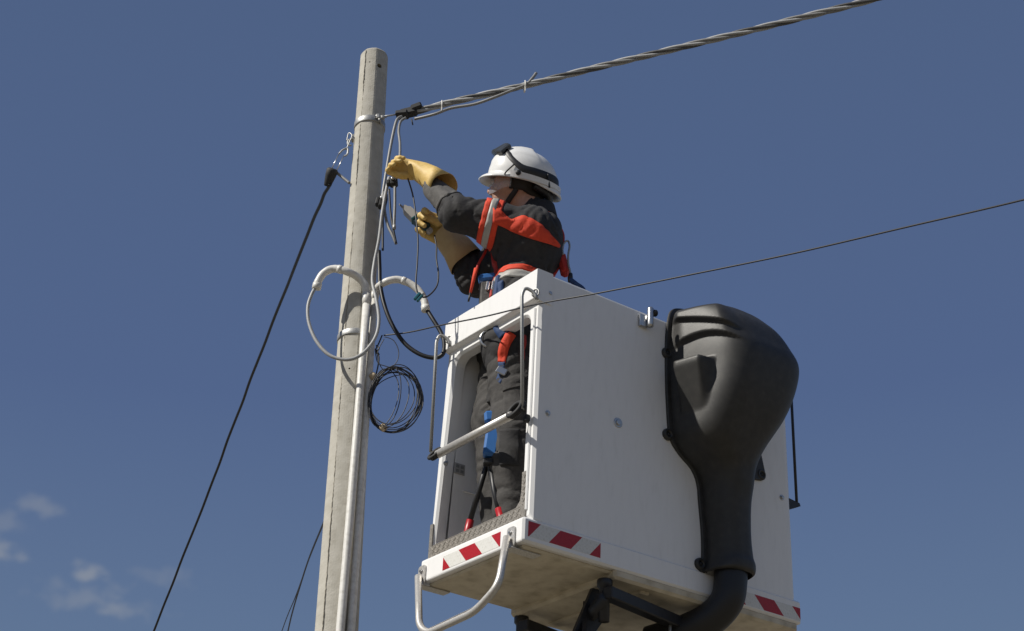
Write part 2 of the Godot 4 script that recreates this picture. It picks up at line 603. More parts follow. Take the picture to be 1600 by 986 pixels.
func pole_ring(y: float, grow := 0.0) -> Array:
	var ring := []
	var r := pole_radius(y) + grow
	for k in 8:   # eight sides, each a little rounded
		for e in 6:
			var a := deg_to_rad(-32.0 + 45.0 * k + e * 7.5)
			var rr := r * lerpf(cos(PI / 8.0) / cos(deg_to_rad(e * 7.5 - 22.5)), 1.0, 0.6)
			ring.append(pole_axis(y) + Vector3(sin(a) * rr, 0, cos(a) * rr))
	return ring

func make_pole() -> void:
	var t := thing("utility_pole", "tall grey eight sided concrete utility pole standing left of the basket", "pole", Vector3.ZERO)
	var mb := MB.new()
	var rings := []
	var rng := RandomNumberGenerator.new()
	rng.seed = 5
	for i in 64:
		rings.append(pole_ring(POLE_TOP * i / 63.0 - (0.012 if i == 63 else 0.0)))
	rings.append(pole_ring(POLE_TOP - 0.003, -0.006))
	rings.append(pole_ring(POLE_TOP, -0.016))
	mb.smooth(false)
	mb.grid(rings, true)
	mb.fan(pole_axis(POLE_TOP) - Vector3(0, 0.004, 0), rings[-1])
	mb.fan(pole_axis(0.0), rings[0], true)
	var shaft := CSGCombiner3D.new()
	shaft.name = "shaft"
	var body := CSGMesh3D.new()
	body.name = "shaft_body"
	body.mesh = mb.mesh()
	body.material = M.concrete
	shaft.add_child(body)
	var holes := [[6.845, 31.0, 0.0115], [6.862, -12.0, 0.0035], [5.22, -8.0, 0.004]]
	for hh in holes:
		var a := deg_to_rad(hh[1])
		var n := Vector3(sin(a), 0, cos(a))
		var c := CSGCylinder3D.new()
		c.name = "bolt_hole"
		c.radius = hh[2]
		c.height = 0.09
		c.sides = 16
		c.operation = CSGShape3D.OPERATION_SUBTRACTION
		c.material = M.stain
		c.transform = frame(pole_axis(hh[0]) + n * (pole_radius(hh[0]) * 0.95), n)
		shaft.add_child(c)
	t.add_child(shaft, true)
	# the ragged fin that the mould left along one corner
	var fin := MB.new()
	var last := []
	var rough := noise(1.7, 44, 3)
	for i in 420:
		var y := 3.0 + (POLE_TOP - 3.02) * i / 419.0
		var a := deg_to_rad(-32.0)
		var n := Vector3(sin(a), 0, cos(a))
		var s := Vector3(cos(a), 0, -sin(a))
		var r := pole_radius(y)
		var out := -0.0012 + 0.0022 * pow(rng.randf(), 2.0) + 0.0045 * clampf(0.45 + 1.4 * rough.get_noise_1d(y) - 0.35 * clampf(y - 6.2, 0.0, 1.0), 0.0, 1.0)
		var wob := s * rng.randf_range(-0.0012, 0.0012)
		var c := pole_axis(y) + n * r + wob
		var row := [c - s * 0.003 - n * 0.004, c - s * 0.0008 + n * out, c + s * 0.0012 + n * out * 0.8, c + s * 0.003 - n * 0.004]
		if last:
			fin.grid([last, row])
		last = row
	put(t, "mould_seam", fin.mesh(), M.stain, "ragged dark mould seam running down the corner")
	# straps
	for b in [[6.53, 0.016], [5.4, 0.014]]:
		var g := MB.new()
		var rr := []
		for e in [[-1.0, -0.002], [-1.0, 0.0035], [-0.8, 0.005], [0.8, 0.005], [1.0, 0.0035], [1.0, -0.002]]:
			var ring := []
			for k in 40:
				var a := TAU * k / 40.0
				var r: float = pole_radius(b[0]) * 0.985 + e[1]
				ring.append(pole_axis(b[0] + e[0] * b[1]) + Vector3(sin(a) * r, 0, cos(a) * r))
			rr.append(ring)
		g.grid(rr, true)
		put(t, "steel_band", g.mesh(), M.galv)
	# the buckle and eye bolt of the upper band
	var e0 := pole_axis(6.53) + Vector3(0.03, 0.0, pole_radius(6.53))
	var bk := MB.new()
	bk.box(e0 + Vector3(0.012, 0.004, 0.004), Vector3(0.016, 0.026, 0.012), 0.003)
	bk.box(e0 + Vector3(0.032, 0.0, 0.002), Vector3(0.014, 0.018, 0.016), 0.003)
	bk.tube([e0 + Vector3(0.02, -0.014, 0.008), e0 + Vector3(0.02, -0.014, -0.02)], 0.006, 8)
	bk.tube([e0 + Vector3(0.0, 0.004, 0.006), e0 + Vector3(0.05, 0.004, 0.0)], 0.005, 8)
	put(t, "band_buckle", bk.mesh(), M.galv)
	var hk := pole_axis(6.46) + Vector3(-pole_radius(6.46) - 0.004, 0, 0.0)
	var hb := MB.new()
	hb.box(hk + Vector3(0.0, 0.005, 0.0), Vector3(0.016, 0.03, 0.03), 0.003)
	hb.tube(spline([hk + Vector3(-0.004, 0.0, 0), hk + Vector3(-0.02, -0.005, 0), hk + Vector3(-0.022, -0.03, 0), hk + Vector3(-0.006, -0.036, 0)], 6), 0.004, 8)
	put(t, "hook_bracket", hb.mesh(), M.galv)
	# conduits
	make_conduit([Vector3(-0.6313, 4.0679, -5.952), Vector3(-0.6201, 4.4834, -5.955), Vector3(-0.6081, 5.0798, -5.965), Vector3(-0.6015, 5.5423, -5.97)], [Vector3(-0.6015, 5.5423, -5.97), Vector3(-0.609, 5.6058, -5.96), Vector3(-0.6416, 5.6438, -5.945), Vector3(-0.6881, 5.6557, -5.92), Vector3(-0.74, 5.6721, -5.925), Vector3(-0.7794, 5.6561, -5.93), Vector3(-0.8017, 5.621, -5.935), Vector3(-0.8084, 5.5924, -5.94)], "white plastic conduit down the pole with elbow curving left", 0.0165)
	make_conduit([Vector3(-0.5934, 4.0762, -5.972), Vector3(-0.5885, 4.4955, -5.98), Vector3(-0.5803, 5.0973, -5.995), Vector3(-0.5745, 5.5848, -6.015)], [Vector3(-0.5745, 5.5848, -6.015), Vector3(-0.561, 5.6195, -5.99), Vector3(-0.5214, 5.6247, -5.95), Vector3(-0.4734, 5.631, -5.945), Vector3(-0.4249, 5.6117, -5.945), Vector3(-0.384, 5.5734, -5.945), Vector3(-0.3615, 5.5258, -5.945), Vector3(-0.3551, 5.4848, -5.945)], "white plastic conduit hugging the pole with elbow curving right toward the basket", 0.0155)

func make_conduit(pipe: Array, elbow: Array, label: String, r: float) -> void:
	var dir: Vector3 = pipe[0] - pipe[-1]
	var low: Vector3 = pipe[0] + dir * (pipe[0].y / -dir.y)
	var t := thing("conduit", label, "conduit", Vector3.ZERO, "white cable conduits on the pole")
	var p := [low, pipe[0]]
	for i in range(1, pipe.size()):
		p.append(pipe[i])
	put(t, "pipe", MB.new().tube(bent(p, 0.2, 5), r, 16).mesh(), M.pvc)
	var c := spline(elbow, 8)
	var rad := []
	for i in c.size():   # a bend made with a heat gun: slight creases
		rad.append(r * (1.0 + 0.035 * sin(i * 0.9) * (0.2 if i < 12 else 0.6)))
	put(t, "elbow", MB.new().tube(c, rad, 16).mesh(), M.pvc)
	for i in [1, c.size() / 2, c.size() - 2]:
		var d: Vector3 = (c[i + 1] - c[i - 1]).normalized()
		var hl: float = [0.028, 0.01, 0.014][[1, c.size() / 2, c.size() - 2].find(i)]
		var rr: float = r * (1.17 if i != c.size() / 2 else 1.1)
		put(t, "coupling", MB.new().lathe([Vector2(rr - 0.004, -hl), Vector2(rr, -hl + 0.002), Vector2(rr, hl - 0.002), Vector2(rr - 0.004, hl)], frame(c[i], d), 18).mesh(), M.pvc)

# ------------------------------------------------------------------ the aerial basket (its own axes: x along the basket, z towards the shaded long side)
const BW := 0.684
const BD := 0.328

func rounded(c: Array, r: float, seg := 6) -> Array:
	var out := []
	for i in c.size():
		var p: Vector2 = c[i]
		var a: Vector2 = p + (c[i - 1] - p).normalized() * r
		var b: Vector2 = p + (c[(i + 1) % c.size()] - p).normalized() * r
		for k in seg + 1:
			var t := float(k) / seg
			out.append(a.lerp(p, t).lerp(p.lerp(b, t), t))
	return out

func bolt(parent: Node, at: Vector3, n: Vector3, r: float, washer := true) -> void:
	var xf := frame(at, n)
	var o := put(parent, "bolt", MB.new().smooth(false).lathe([Vector2(r * 1.0, -0.002), Vector2(r, 0.002), Vector2(r * 0.92, 0.0035), Vector2(r * 0.6, 0.0036), Vector2(r * 0.58, 0.008), Vector2(r * 0.5, 0.0095), Vector2(0.0, 0.0098)], xf, 12).mesh() if washer else MB.new().lathe([Vector2(r, -0.002), Vector2(r * 0.95, 0.004), Vector2(r * 0.6, 0.007), Vector2(0, 0.008)], xf, 12).mesh(), M.steel)
	o.cast_shadow = GeometryInstance3D.SHADOW_CASTING_SETTING_ON

# red and white stripes of a warning tape inside the rectangle x0..x1, y0..y1; cuts: where each stripe ends along the top edge; shift: how far the cuts run sideways to the bottom
func tape(parent: Node, xf: Transform3D, x0: float, x1: float, y0: float, y1: float, cuts: Array, shift: float, red_first: bool) -> void:
	var t := Node3D.new()
	t.name = "hazard_tape"
	parent.add_child(t, true)
	var rect := PackedVector2Array([Vector2(x0, y0), Vector2(x1, y0), Vector2(x1, y1), Vector2(x0, y1)])
	var edges := [-9.0]
	edges.append_array(cuts)
	edges.append(9.0)
	for i in edges.size() - 1:
		var a: float = edges[i]
		var b: float = edges[i + 1]
		var q := PackedVector2Array([Vector2(a + shift, y0), Vector2(b + shift, y0), Vector2(b, y1), Vector2(a, y1)])
		for piece in Geometry2D.intersect_polygons(q, rect):
			var red := (i % 2 == 0) == red_first
			put(t, "red_stripe" if red else "white_stripe", MB.new().slab(Array(piece), 0.0, 0.0012 if red else 0.0009, xf).mesh(), M.red if red else M.tape)

func make_basket() -> void:
	var t := thing("aerial_basket", "white work platform basket with black moulded cover, raised beside the pole", "work platform", Vector3(0.3921, 4.2867, -6.195))
	t.rotation = Vector3(0.1032, 0.6399, 0.0195)
	# the moulded wall: near side, back, far side
	var plan := func(y: float, inset: float, inner: bool) -> Array:
		var k := y / 1.1
		var zn := 0.3225 - inset
		var zf := lerpf(-0.335, -0.285, k) + inset
		var xb := lerpf(0.672, 0.645, k) - inset
		var r := 0.035
		if inner:
			zn -= 0.045
			zf += 0.045
			xb -= 0.045
			r = 0.02
		var out := [Vector3(-0.6, y, zn)]
		for i in 9:
			var a := PI / 2 * i / 8.0
			out.append(Vector3(xb - r + r * sin(a), y, zn - r + r * cos(a)))
		for i in 9:
			var a := PI / 2 * i / 8.0
			out.append(Vector3(xb - r + r * cos(a), y, zf + r - r * sin(a)))
		out.append(Vector3(-0.6, y, zf))
		return out
	var sh := MB.new().smooth(false)
	var o0: Array = plan.call(0.09, 0.0, false)
	var o1: Array = plan.call(1.09, 0.0, false)
	var o2: Array = plan.call(1.097, 0.003, false)
	var o3: Array = plan.call(1.10, 0.01, false)
	var i3: Array = plan.call(1.10, -0.01, true)
	var i2: Array = plan.call(1.097, -0.003, true)
	var i1: Array = plan.call(1.09, 0.0, true)
	var i0: Array = plan.call(0.09, 0.0, true)
	sh.grid([o0, o1, o2, o3, i3, i2, i1, i0])
	var shell := put(t, "wall_shell", sh.mesh(), M.white)
	# the door frame with its rounded opening, in the (z, y) plane
	var outer := rounded([Vector2(0.3235, 0.088), Vector2(0.3235, 1.085), Vector2(-0.2865, 1.085), Vector2(-0.332, 0.088)], 0.014)
	var inner := rounded([Vector2(0.262, 0.128), Vector2(0.262, 0.938), Vector2(-0.237, 0.938), Vector2(-0.302, 0.128)], 0.05)
	var mid_in := rounded([Vector2(0.271, 0.118), Vector2(0.271, 0.947), Vector2(-0.246, 0.947), Vector2(-0.311, 0.118)], 0.056)
	var mid_out := rounded([Vector2(0.314, 0.11), Vector2(0.314, 1.075), Vector2(-0.276, 1.075), Vector2(-0.321, 0.11)], 0.012)
	var fr := MB.new().smooth(false)
	var rows := []
	for e in [[outer, -0.6], [outer, -0.638], [mid_out, -0.65], [mid_in, -0.65], [inner, -0.641], [inner, -0.6], [outer, -0.6]]:
		var row := []
		for p in e[0]:
			row.append(Vector3(e[1], p.y, p.x))
		rows.append(row)
	for i in rows.size() - 1:
		var n: int = rows[i].size()
		for j in n:
			var k := (j + 1) % n
			fr.quad(rows[i][j], rows[i + 1][j], rows[i + 1][k], rows[i][k])
	put(t, "door_frame", fr.mesh(), M.white)
	# a shallow raised bead down the frame beside the near corner
	put(t, "frame_bead", MB.new().box(Vector3(-0.652, 0.54, 0.296), Vector3(0.01, 0.82, 0.012), 0.004).mesh(), M.white)
	# lintel across the top of the doorway: profile (x, y) along z
	var along_z := Transform3D.IDENTITY
	var lp := rounded([Vector2(-0.644, 0.967), Vector2(-0.674, 0.976), Vector2(-0.672, 1.1015), Vector2(-0.596, 1.1015), Vector2(-0.596, 0.967)], 0.005, 4)
	put(t, "lintel", MB.new().slab(lp, -0.29, 0.328, along_z, 0.006).mesh(), M.white)
	# base pan with the sill beam
	var pan := MB.new().slab(rounded([Vector2(-0.684, 0.0), Vector2(-0.684, 0.094), Vector2(0.684, 0.094), Vector2(0.684, 0.0)], 0.012, 4), -BD, BD, along_z, 0.008)
	put(t, "base_pan", pan.mesh(), M.white)
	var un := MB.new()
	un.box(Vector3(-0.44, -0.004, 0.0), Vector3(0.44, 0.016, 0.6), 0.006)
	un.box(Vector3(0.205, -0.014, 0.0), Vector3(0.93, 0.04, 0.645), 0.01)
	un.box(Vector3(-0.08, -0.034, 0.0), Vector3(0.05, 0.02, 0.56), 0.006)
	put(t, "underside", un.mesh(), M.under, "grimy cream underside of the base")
	# chequered aluminium tread over the sill
	var tr := MB.new()
	tr.box(Vector3(-0.655, 0.122, -0.015), Vector3(0.006, 0.056, 0.575), 0.0015)
	tr.box(Vector3(-0.628, 0.1515, -0.015), Vector3(0.06, 0.005, 0.56), 0.0015)
	tr.box(Vector3(-0.654, 0.19, 0.2815), Vector3(0.006, 0.19, 0.028), 0.0015)
	tr.box(Vector3(-0.654, 0.17, -0.313), Vector3(0.006, 0.15, 0.02), 0.0015)
	var gus := PackedVector2Array()   # the rounded inside corner
	tr.slab([Vector2(0.27, 0.148), Vector2(0.27, 0.215), Vector2(0.262, 0.175), Vector2(0.24, 0.155), Vector2(0.2, 0.148)], -0.657, -0.651, Transform3D(Basis(Vector3(0, 0, 1), Vector3(0, 1, 0), Vector3(1, 0, 0)), Vector3.ZERO))
	for i in 34:
		for j in 3:
			var z := -0.295 + i * 0.0168 + (0.008 if j % 2 else 0.0)
			var up := 1.0 if (i + j) % 2 else -1.0
			tr.box(Vector3(-0.6585, 0.107 + j * 0.0155, z), Vector3(0.003, 0.0165, 0.0045), 0.0014, Basis(Vector3(1, 0, 0), 0.75 * up))
	for i in 11:
		var up := 1.0 if i % 2 else -1.0
		tr.box(Vector3(-0.6575, 0.16 + i * 0.0115, 0.2815 + 0.006 * up), Vector3(0.003, 0.0165, 0.0045), 0.0014, Basis(Vector3(1, 0, 0), 0.75 * up))
	put(t, "tread_plate", tr.mesh(), M.tread, "chequered aluminium plate over the doorway sill")
	# warning tapes
	var on_near := Transform3D(Basis.IDENTITY, Vector3(0, 0, BD))
	tape(t, on_near, -0.662, -0.334, 0.022, 0.079, [-0.608, -0.519, -0.42, -0.334], -0.05, true)
	tape(t, on_near, 0.361, 0.676, 0.012, 0.064, [0.335, 0.43, 0.535, 0.632], 0.05, true)
	var on_sill := Transform3D(Basis(Vector3(0, 0, 1), Vector3(0, 1, 0), Vector3(-1, 0, 0)), Vector3(-BW, 0, 0))
	tape(t, on_sill, -0.172, 0.192, 0.015, 0.07, [-0.176, -0.072, 0.03, 0.135], 0.052, true)
	# bolts on the near side
	for b in [[Vector3(-0.6066, 1.0158, 0.328), 0.013], [Vector3(-0.5933, 0.52, 0.328), 0.012], [Vector3(-0.2589, 0.5823, 0.328), 0.021], [Vector3(0.5983, 0.511, 0.328), 0.012]]:
		bolt(t, Vector3(b[0].x, b[0].y, 0.322), Vector3(0, 0, 1), b[1])
	# small bracket with a knob on the top edge
	var br := Node3D.new()
	br.name = "rim_bracket"
	br.position = Vector3(-0.135, 1.06, 0.326)
	t.add_child(br)
	put(br, "plate", MB.new().box(Vector3(-0.012, -0.006, 0.004), Vector3(0.04, 0.055, 0.012), 0.003).mesh(), M.steel)
	put(br, "post", MB.new().lathe([Vector2(0.012, -0.03), Vector2(0.013, -0.02), Vector2(0.013, 0.05), Vector2(0.01, 0.055)], Transform3D(Basis.IDENTITY, Vector3(0.012, 0, 0.02)), 14).mesh(), M.steel)
	put(br, "knob", MB.new().lathe([Vector2(0.006, 0), Vector2(0.014, 0.004), Vector2(0.014, 0.018), Vector2(0.01, 0.022)], frame(Vector3(0.02, 0.035, 0.02), Vector3(1, 0.1, 0.3)), 14).mesh(), M.black)
	# label plate and fittings on the inside of the far wall
	var pl := Vector3(-0.5748, 0.4833, -0.267)
	put(t, "rating_plate", MB.new().box(pl + Vector3(0, 0, 0.0), Vector3(0.05, 0.045, 0.004), 0.001).mesh(), M.tool_grey)
	for e in [[-0.011, 0.009], [0.011, 0.009], [-0.011, -0.01], [0.011, -0.01]]:
		put(t, "plate_field", MB.new().box(pl + Vector3(e[0], e[1], 0.0025), Vector3(0.015, 0.012, 0.002), 0.0004).mesh(), M.cable_grey)
	put(t, "inner_rail", MB.new().box(Vector3(-0.27, 0.4, -0.272), Vector3(0.56, 0.006, 0.012), 0.002).mesh(), M.white)
	# ---- the drop bar across the doorway
	var gate := Node3D.new()
	gate.name = "drop_bar"
	t.add_child(gate)
	var e1 := Vector3(-0.69, 0.9943, 0.3144)
	var r1 := Vector3(-0.72, 0.4905, 0.3382)
	var e2 := Vector3(-0.69, 1.0141, -0.2615)
	var r2 := Vector3(-0.72, 0.5119, -0.2579)
	for q in [[e1, r1], [e2, r2]]:
		var a: Vector3 = q[0]
		var b: Vector3 = q[1]
		var top := Vector3(-0.722, a.y + 0.004, a.z - 0.008)
		var eye := Vector3(-0.674, a.y - 0.004, a.z + 0.01)
		put(gate, "hanger_rod", MB.new().tube(bent([eye + Vector3(0, -0.03, 0.012), eye + Vector3(-0.01, 0.0, 0.006), top + Vector3(0.01, 0.012, 0.004), top + Vector3(-0.002, -0.02, 0), b], 0.022, 7), 0.0068, 10).mesh(), M.galv)
		var ring := []
		for i in 16:
			var an := TAU * i / 16.0
			ring.append(eye + Vector3(0.0, 0.004, 0.0) + Vector3(cos(an) * 0.006, sin(an) * 0.016, cos(an) * 0.014))
		put(gate, "eye_ring", MB.new().tube(ring, 0.003, 8, true).mesh(), M.galv)
	var b1 := Vector3(-0.722, 0.4883, 0.2746)
	var b2 := Vector3(-0.722, 0.4833, -0.203)
	put(gate, "bar", MB.new().tube([b1, b2], 0.0165, 16).mesh(), M.alu)
	for q in [[Vector3(-0.715, 0.5026, 0.2994), Vector3(0.0, 0.03, 0.035)], [Vector3(-0.715, 0.4902, -0.2185), Vector3(0.0, 0.022, 0.03)]]:
		for s in [0.0, 0.012]:
			var ring := []
			for i in 24:
				var an := TAU * i / 24.0
				ring.append(q[0] + Vector3(-0.012 + 0.024 * sin(an) * 0.6 + s, sin(an + s * 9) * q[1].y, cos(an) * q[1].z + s * 0.4))
			put(gate, "rubber_loop", MB.new().tube(ring, 0.0075, 9, true).mesh(), M.rubber)
	put(gate, "latch", MB.new().box(Vector3(-0.66, r1.y - 0.002, 0.29), Vector3(0.03, 0.03, 0.02), 0.004).mesh(), M.rubber)
	bolt(t, Vector3(-0.652, 0.4797, -0.2477), Vector3(-1, 0, 0), 0.012)
	# ---- step below the sill
	var stp := Node3D.new()
	stp.name = "step_rail"
	t.add_child(stp)
	for z in [0.262, -0.307]:
		put(stp, "mount_plate", MB.new().slab(rounded([Vector2(-0.024, -0.022), Vector2(-0.024, 0.058), Vector2(0.024, 0.058), Vector2(0.024, -0.022)], 0.014, 5), 0.0, 0.006, Transform3D(Basis(Vector3(0, 0, 1), Vector3(0, 1, 0), Vector3(-1, 0, 0)), Vector3(-BW - 0.0008, 0.01, z)), 0.0015).mesh(), M.alu)
		put(stp, "mount_foot", MB.new().box(Vector3(-BW + 0.05, -0.0155, z), Vector3(0.13, 0.006, 0.046), 0.002).mesh(), M.alu)
		bolt(stp, Vector3(-BW - 0.006, 0.044, z), Vector3(-1, 0, 0), 0.009)
	var path := bent([Vector3(-0.704, 0.025, 0.26), Vector3(-0.76, -0.1774, 0.3031), Vector3(-0.775, -0.2486, 0.1896), Vector3(-0.775, -0.2619, -0.1038), Vector3(-0.77, -0.2172, -0.1709), Vector3(-0.704, 0.02, -0.307)], 0.05, 7)
	put(stp, "rail", MB.new().tube(path, 0.0135, 14).mesh(), M.alu)
	var ta := Vector3(-0.775, -0.248, 0.1973)
	var tb := Vector3(-0.775, -0.2632, -0.0872)
	var grip := MB.new()
	for i in 26:
		var p: Vector3 = ta.lerp(tb, (i + 0.5) / 26.0)
		grip.box(p + Vector3(-0.002, 0.0125, 0), Vector3(0.02, 0.004, 0.005), 0.0015)
	put(stp, "grip_teeth", grip.mesh(), M.alu)
	# ---- the black moulded cover
	make_cover(t)
	# stay rod at the far end
	put(t, "stay_rod", MB.new().tube([Vector3(0.7, 1.0308, 0.293), Vector3(0.7, 0.9117, 0.2957), Vector3(0.7, 0.5147, 0.3051)], 0.006, 8).mesh(), M.frame)
	put(t, "stay_bracket", MB.new().slab([Vector2(0.645, -0.02), Vector2(0.712, 0.012), Vector2(0.706, 0.024), Vector2(0.645, 0.03)], -0.01, 0.01, Transform3D(Basis.IDENTITY, Vector3(0, Vector3(0.7, 0.5147, 0.3051).y - 0.02, Vector3(0.7, 0.5147, 0.3051).z))).mesh(), M.frame)
	# ---- the carrying frame below
	var cf := Node3D.new()
	cf.name = "carrying_frame"
	t.add_child(cf)
	for p in [Vector3(-0.2695, -0.03, 0.277), Vector3(-0.2246, -0.03, -0.291)]:
		put(cf, "mount_post", MB.new().lathe([Vector2(0.02, -0.16), Vector2(0.02, -0.045), Vector2(0.021, -0.035), Vector2(0.028, -0.028), Vector2(0.029, -0.006), Vector2(0.026, -0.002)], Transform3D(Basis.IDENTITY, p), 18).mesh(), M.frame)
	var pa := Vector3(-0.2991, -0.1, 0.3265)
	var pb := Vector3(0.3647, -0.1, 0.1845)
	var dir := (pb - pa).normalized()
	var bas := Basis(dir, Vector3.UP, dir.cross(Vector3.UP)).orthonormalized()
	put(cf, "beam", MB.new().box((pa + pb) * 0.5, Vector3((pb - pa).length(), 0.045, 0.05), 0.004, bas).mesh(), M.frame)
	var pc := Vector3(-0.2736, -0.1, -0.1999)
	put(cf, "beam", MB.new().box(pc + dir * 0.22, Vector3(0.46, 0.045, 0.05), 0.004, bas).mesh(), M.frame)
	put(cf, "strut", MB.new().tube([pa + Vector3(0, -0.01, -0.01), Vector3(-0.2226, -0.2, 0.0562)], 0.03, 4).mesh(), M.frame)
	var gs := Vector3(-0.2563, -0.12, 0.2083)
	put(cf, "gusset", MB.new().slab([Vector2(-0.02, 0.07), Vector2(0.05, 0.07), Vector2(0.05, -0.02), Vector2(-0.05, -0.16), Vector2(-0.12, -0.16)], -0.008, 0.008, Transform3D(Basis.IDENTITY, gs)).mesh(), M.frame)
	put(cf, "gusset", MB.new().slab([Vector2(-0.03, 0.03), Vector2(0.06, 0.06), Vector2(0.06, -0.02), Vector2(-0.02, -0.16), Vector2(-0.16, -0.16)], -0.008, 0.008, Transform3D(Basis(Vector3.UP, 0.9), gs + Vector3(0.0, 0, -0.06))).mesh(), M.frame)
	for p in [Vector3(-0.2101, -0.11, 0.1582), Vector3(0.069, -0.085, 0.2503)]:
		put(cf, "tie_rod", MB.new().tube([p + Vector3(0, 0.004, 0), p + Vector3(0, -0.16, 0)], 0.0055, 8).mesh(), M.galv)
		put(cf, "nut", MB.new().lathe([Vector2(0.011, 0.0), Vector2(0.011, 0.012), Vector2(0.006, 0.014)], Transform3D(Basis.IDENTITY, p), 6).mesh(), M.galv)
	# rotator head and boom, mostly below the picture
	var rc := Vector3(0.0166, -0.17, 0.0194)
	var rot := MB.new()
	rot.lathe([Vector2(0.15, -0.3), Vector2(0.2, -0.28), Vector2(0.21, -0.05), Vector2(0.19, -0.02), Vector2(0.1, 0.0)], Transform3D(Basis.IDENTITY, rc), 28)
	rot.lathe([Vector2(0.06, -0.2), Vector2(0.07, 0.0), Vector2(0.05, 0.012)], Transform3D(Basis.IDENTITY, rc + Vector3(0.22, 0.0, 0.0)), 20)
	put(cf, "rotator", rot.mesh(), M.frame)
	var inv := t.transform.affine_inverse()
	var w0 := t.transform * (rc + Vector3(0, -0.2, 0))
	var w1 := Vector3(2.3, 1.2, -10.2)
	var bd := (w1 - w0).normalized()
	var bb := Basis(bd, bd.cross(Vector3(0, 0, 1)).normalized(), Vector3.ZERO)
	bb = Basis(bd, Vector3.UP - bd * bd.y, Vector3.ZERO)
	bb.y = bb.y.normalized()
	bb.z = bb.x.cross(bb.y)
	var bm := put(t, "boom_arm", MB.new().box(Vector3.ZERO, Vector3((w1 - w0).length(), 0.22, 0.18), 0.012, Basis.IDENTITY).mesh(), M.white)
	bm.transform = inv * Transform3D(bb, (w0 + w1) * 0.5)
	var tb2 := put(t, "turret", MB.new().lathe([Vector2(0.45, 0.0), Vector2(0.45, 0.35), Vector2(0.3, 0.4), Vector2(0.26, 1.3), Vector2(0.2, 1.4)], Transform3D.IDENTITY, 28).mesh(), M.white)
	tb2.transform = inv * Transform3D(Basis.IDENTITY, Vector3(2.3, 0.0, -10.2))

# sections of the cover from its foot to its crown: height, left foot, right foot, depth
const COVER := [[0.088, 0.172, 0.35, 0.13], [0.097, 0.165, 0.357, 0.142], [0.125, 0.172, 0.356, 0.145], [0.16, 0.178, 0.345, 0.14], [0.25, 0.176, 0.333, 0.142], [0.36, 0.164, 0.33, 0.152], [0.44, 0.155, 0.333, 0.17], [0.495, 0.125, 0.34, 0.182], [0.54, 0.06, 0.358, 0.2], [0.6, 0.012, 0.392, 0.228], [0.72, -0.002, 0.47, 0.28], [0.83, -0.008, 0.515, 0.312], [0.93, -0.01, 0.53, 0.325], [1.0, -0.01, 0.5, 0.305], [1.06, -0.006, 0.46, 0.28], [1.1, 0.0, 0.415, 0.252], [1.14, 0.01, 0.36, 0.212], [1.164, 0.03, 0.295, 0.155], [1.177, 0.065, 0.245, 0.09], [1.182, 0.1, 0.2, 0.04]]

func cover_at(s: float) -> Array:
	var f := s * (COVER.size() - 1)
	var i := clampi(int(f), 0, COVER.size() - 2)
	var q := f - i
	var out := []
	for c in 4:
		out.append(cubic_interpolate(COVER[i][c], COVER[i + 1][c], COVER[maxi(i - 1, 0)][c], COVER[mini(i + 2, COVER.size() - 1)][c], q))
	return out

func cover_lean(y: float) -> float:   # the bulge overhangs to the right
	return 0.08 * smoothstep(0.42, 0.9, y) - 0.02 * smoothstep(1.05, 1.17, y)

func cover_point(s: float, a: float) -> Vector3:
	var c := cover_at(s)
	var y: float = c[0]
	var lean := cover_lean(y)
	var left: float = c[1]
	var right: float = c[2] - lean * 1.2
	var n := Vector2(-cos(a), sin(a))
	var e := 2.0 / (2.9 if n.x > 0.0 else lerpf(2.7, 5.5, smoothstep(0.5, 0.85, y)) - 2.4 * smoothstep(1.05, 1.16, y))
	var zf := pow(maxf(n.y, 0.0), e)
	var p := Vector3((left + right) * 0.5 + signf(n.x) * pow(absf(n.x), e) * (right - left) * 0.5 + lean * zf, y, 0.3205 + zf * c[3])
	# stepped panels and the wedge-shaped boss on the left flank
	var d := 0.0
	if n.x < 0.0:
		var flank := smoothstep(0.02, 0.3, zf) * (1.0 - smoothstep(0.8, 1.0, zf))
		var y1 := 1.088 - 0.03 * zf - 0.07 * zf * zf
		var y2 := 0.992 - 0.14 * (zf - 0.5) * (zf - 0.5) * (1.0 if zf < 0.5 else 1.6)
		d += flank * 0.024 * smoothstep(y1 - 0.006, y1 + 0.01, y) * (1.0 - smoothstep(1.1, 1.16, y))
		d += flank * 0.022 * smoothstep(y2 - 0.006, y2 + 0.01, y) * (1.0 - smoothstep(1.1, 1.16, y))
		var w := smoothstep(0.2, 0.26, zf) * (1.0 - smoothstep(0.56, 0.68, zf))
		d += w * 0.065 * clampf((y - 0.68) / 0.17, 0.0, 1.0) * (1.0 - smoothstep(0.872, 0.888, y))
	else:
		d -= 0.008 * smoothstep(0.62, 0.74, n.x) * smoothstep(0.2, 0.4, y)   # the step beside the right flange
	return p + Vector3(n.x, 0.1 if d > 0.0 else 0.0, n.y).normalized() * d

